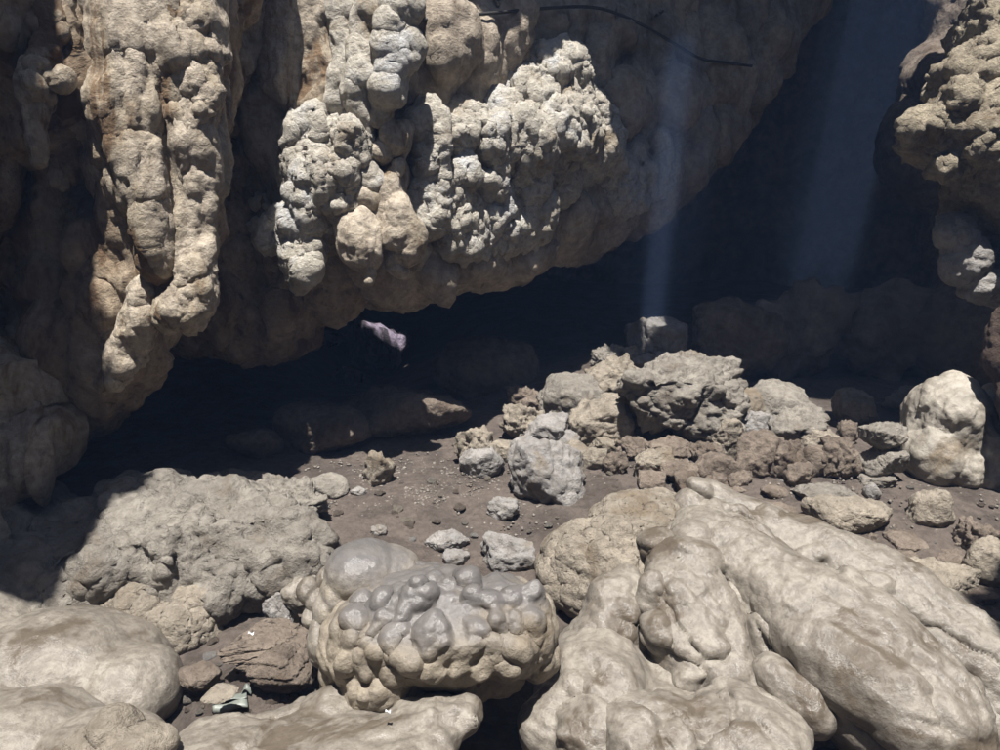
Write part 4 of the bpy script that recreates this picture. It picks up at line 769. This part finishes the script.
# ------------------------------------------------------------------ litter
def plain(name, col, rough=.6):
    m = bpy.data.materials.new(name); m.use_nodes = True; t = m.node_tree; n = t.nodes.new('ShaderNodeTexNoise'); n.inputs['Scale'].default_value = 30; n.inputs['Detail'].default_value = 5
    tc = t.nodes.new('ShaderNodeTexCoord'); t.links.new(tc.outputs['Object'], n.inputs['Vector'])
    r = t.nodes.new('ShaderNodeValToRGB'); r.color_ramp.elements[0].position = .3; r.color_ramp.elements[1].position = .7
    r.color_ramp.elements[0].color = tuple(c*.6 for c in col)+(1,); r.color_ramp.elements[1].color = col+(1,)
    t.links.new(n.outputs['Fac'], r.inputs[0]); b = t.nodes['Principled BSDF']; t.links.new(r.outputs[0], b.inputs['Base Color']); b.inputs['Roughness'].default_value = rough
    return m
def sheet(fn, nu, nv, th):                      # a bent sheet with real thickness
    u, v = np.meshgrid(np.linspace(0, 1, nu), np.linspace(0, 1, nv)); P = np.array([fn(a, b) for a, b in zip(u.ravel(), v.ravel())])
    i = np.arange((nv-1)*nu).reshape(nv-1, nu)[:, :-1].ravel(); F = np.stack([i, i+1, i+1+nu, i+nu], 1); N = normals(P, F); n = len(P)
    bd = list(range(nu)) + [k*nu+nu-1 for k in range(1, nv)] + [(nv-1)*nu+k for k in range(nu-2, -1, -1)] + [k*nu for k in range(nv-2, 0, -1)]
    S = np.array([[bd[k], bd[k-1], bd[k-1]+n, bd[k]+n] for k in range(len(bd))])
    return np.concatenate([P+N*th/2, P-N*th/2]), np.concatenate([F, F[:, ::-1]+n, S])
def litter():
    m = plain('grey_green_wrapper', (.2, .22, .195), .5)
    o = G(232, 712); t = empty('crumpled_wrapper', o + np.array([0, 0, .07]), 'crumpled grey-green rolled wrapper lying in the dirt between slab and ledge', 'litter')
    ax = np.array([.93, .34, .10]); ax /= np.linalg.norm(ax); bk = np.array([-.34, .93, .0]); bk /= np.linalg.norm(bk); uz = np.cross(ax, bk)
    def roll(u, v):                             # spiral at one end, opening into a flat sleeve at the other
        a = -1.2 + v*9.2; r = (.012 + .022*v)*(1 + .25*u); fl = 1 - .45*u
        return o + ax*(u-.5)*.17 + bk*(math.cos(a)*r*(1+.9*u)) + uz*(.045 + math.sin(a)*r*fl + .006*math.sin(9*u+3*v))
    V, F = sheet(roll, 14, 60, .0035); put('roll', V, F, m, t)
    def flap(u, v):
        a = u*math.pi; return o + ax*(.055+.05*u+.012*v) + bk*(.035+.05*v) + uz*(.05+.03*math.sin(a)+.008*math.sin(7*v+4*u))
    V, F = sheet(flap, 16, 8, .004); put('flap', V, F, m, t)
    w = plain('white_paper', (.75, .76, .78), .7)
    for (px, py, s, lab) in ((975, 628, .03, 'tiny white scrap of paper on the dirt below the flat pale slab'), (251, 634, .02, 'tiny white scrap caught on the dark layered rock'), (388, 712, .016, 'tiny shiny white chip on the pale wavy slab')):
        p = G(px, py)
        if py < 640 and px < 300: p = D(px, py, 3.95)
        if px == 388: p = D(px, py, 3.28)
        V, F = sheet(lambda u, v: p + np.array([(u-.5)*s*1.4, (v-.5)*s, .25*s+.3*s*math.sin(5*u+2*v)]), 8, 6, .002); put('paper_scrap', V, F, w, None, label=lab, cat='litter')
litter()

# ------------------------------------------------------------------ haze in the cave air
def haze():
    V = np.array([[x, y, z] for z in (-2.5, 8.9) for y in (-10.5, 22) for x in (-15, 16)]); F = np.array([[0, 2, 3, 1], [4, 5, 7, 6], [0, 1, 5, 4], [2, 6, 7, 3], [0, 4, 6, 2], [1, 3, 7, 5]])
    m = bpy.data.materials.new('cave_haze'); m.use_nodes = True; t = m.node_tree; t.nodes.clear()
    o = t.nodes.new('ShaderNodeOutputMaterial'); v = t.nodes.new('ShaderNodeVolumePrincipled')
    v.inputs['Color'].default_value = (.33, .53, 1.0, 1); v.inputs['Density'].default_value = HAZE; v.inputs['Anisotropy'].default_value = .0
    t.links.new(v.outputs[0], o.inputs['Volume'])
    v2 = m.copy(); v2.name = 'added_shaft_dust_air'; v2.node_tree.nodes['Principled Volume'].inputs['Density'].default_value = ADDED_DUST
    v3, f3 = ico(4); c = np.array([1.7, 8.05, 2.2]); u = v3*np.array([.5, .5, 1.65]); u[:, :2] -= SUN_DIR[:2]/SUN_DIR[2]*-u[:, 2:3]  # denser volume added along the sunbeam so that the shaft shows
    link('added_shaft_dust', mesh_np('added_shaft_dust', u+c, f3, v2), kind='stuff', label='extra dust added along the sunbeam to make the light shaft show', cat='dust')
    v4 = m.copy(); v4.name = 'mist_air'; v4.node_tree.nodes['Principled Volume'].inputs['Density'].default_value = MIST
    link('mist', mesh_np('mist', v3*np.array([5.0, 1.6, 3.4])+np.array([4.6, 12.3, 3.5]), f3, v4), kind='stuff', label='blue mist hanging in the dark hall behind the pile', cat='mist')
    link('haze', mesh_np('haze', V, F, m), kind='stuff', label='thin bluish haze filling the cave air', cat='haze')
HAZE = 0.0026; ADDED_DUST = 0.10; MIST = 0.026
haze()
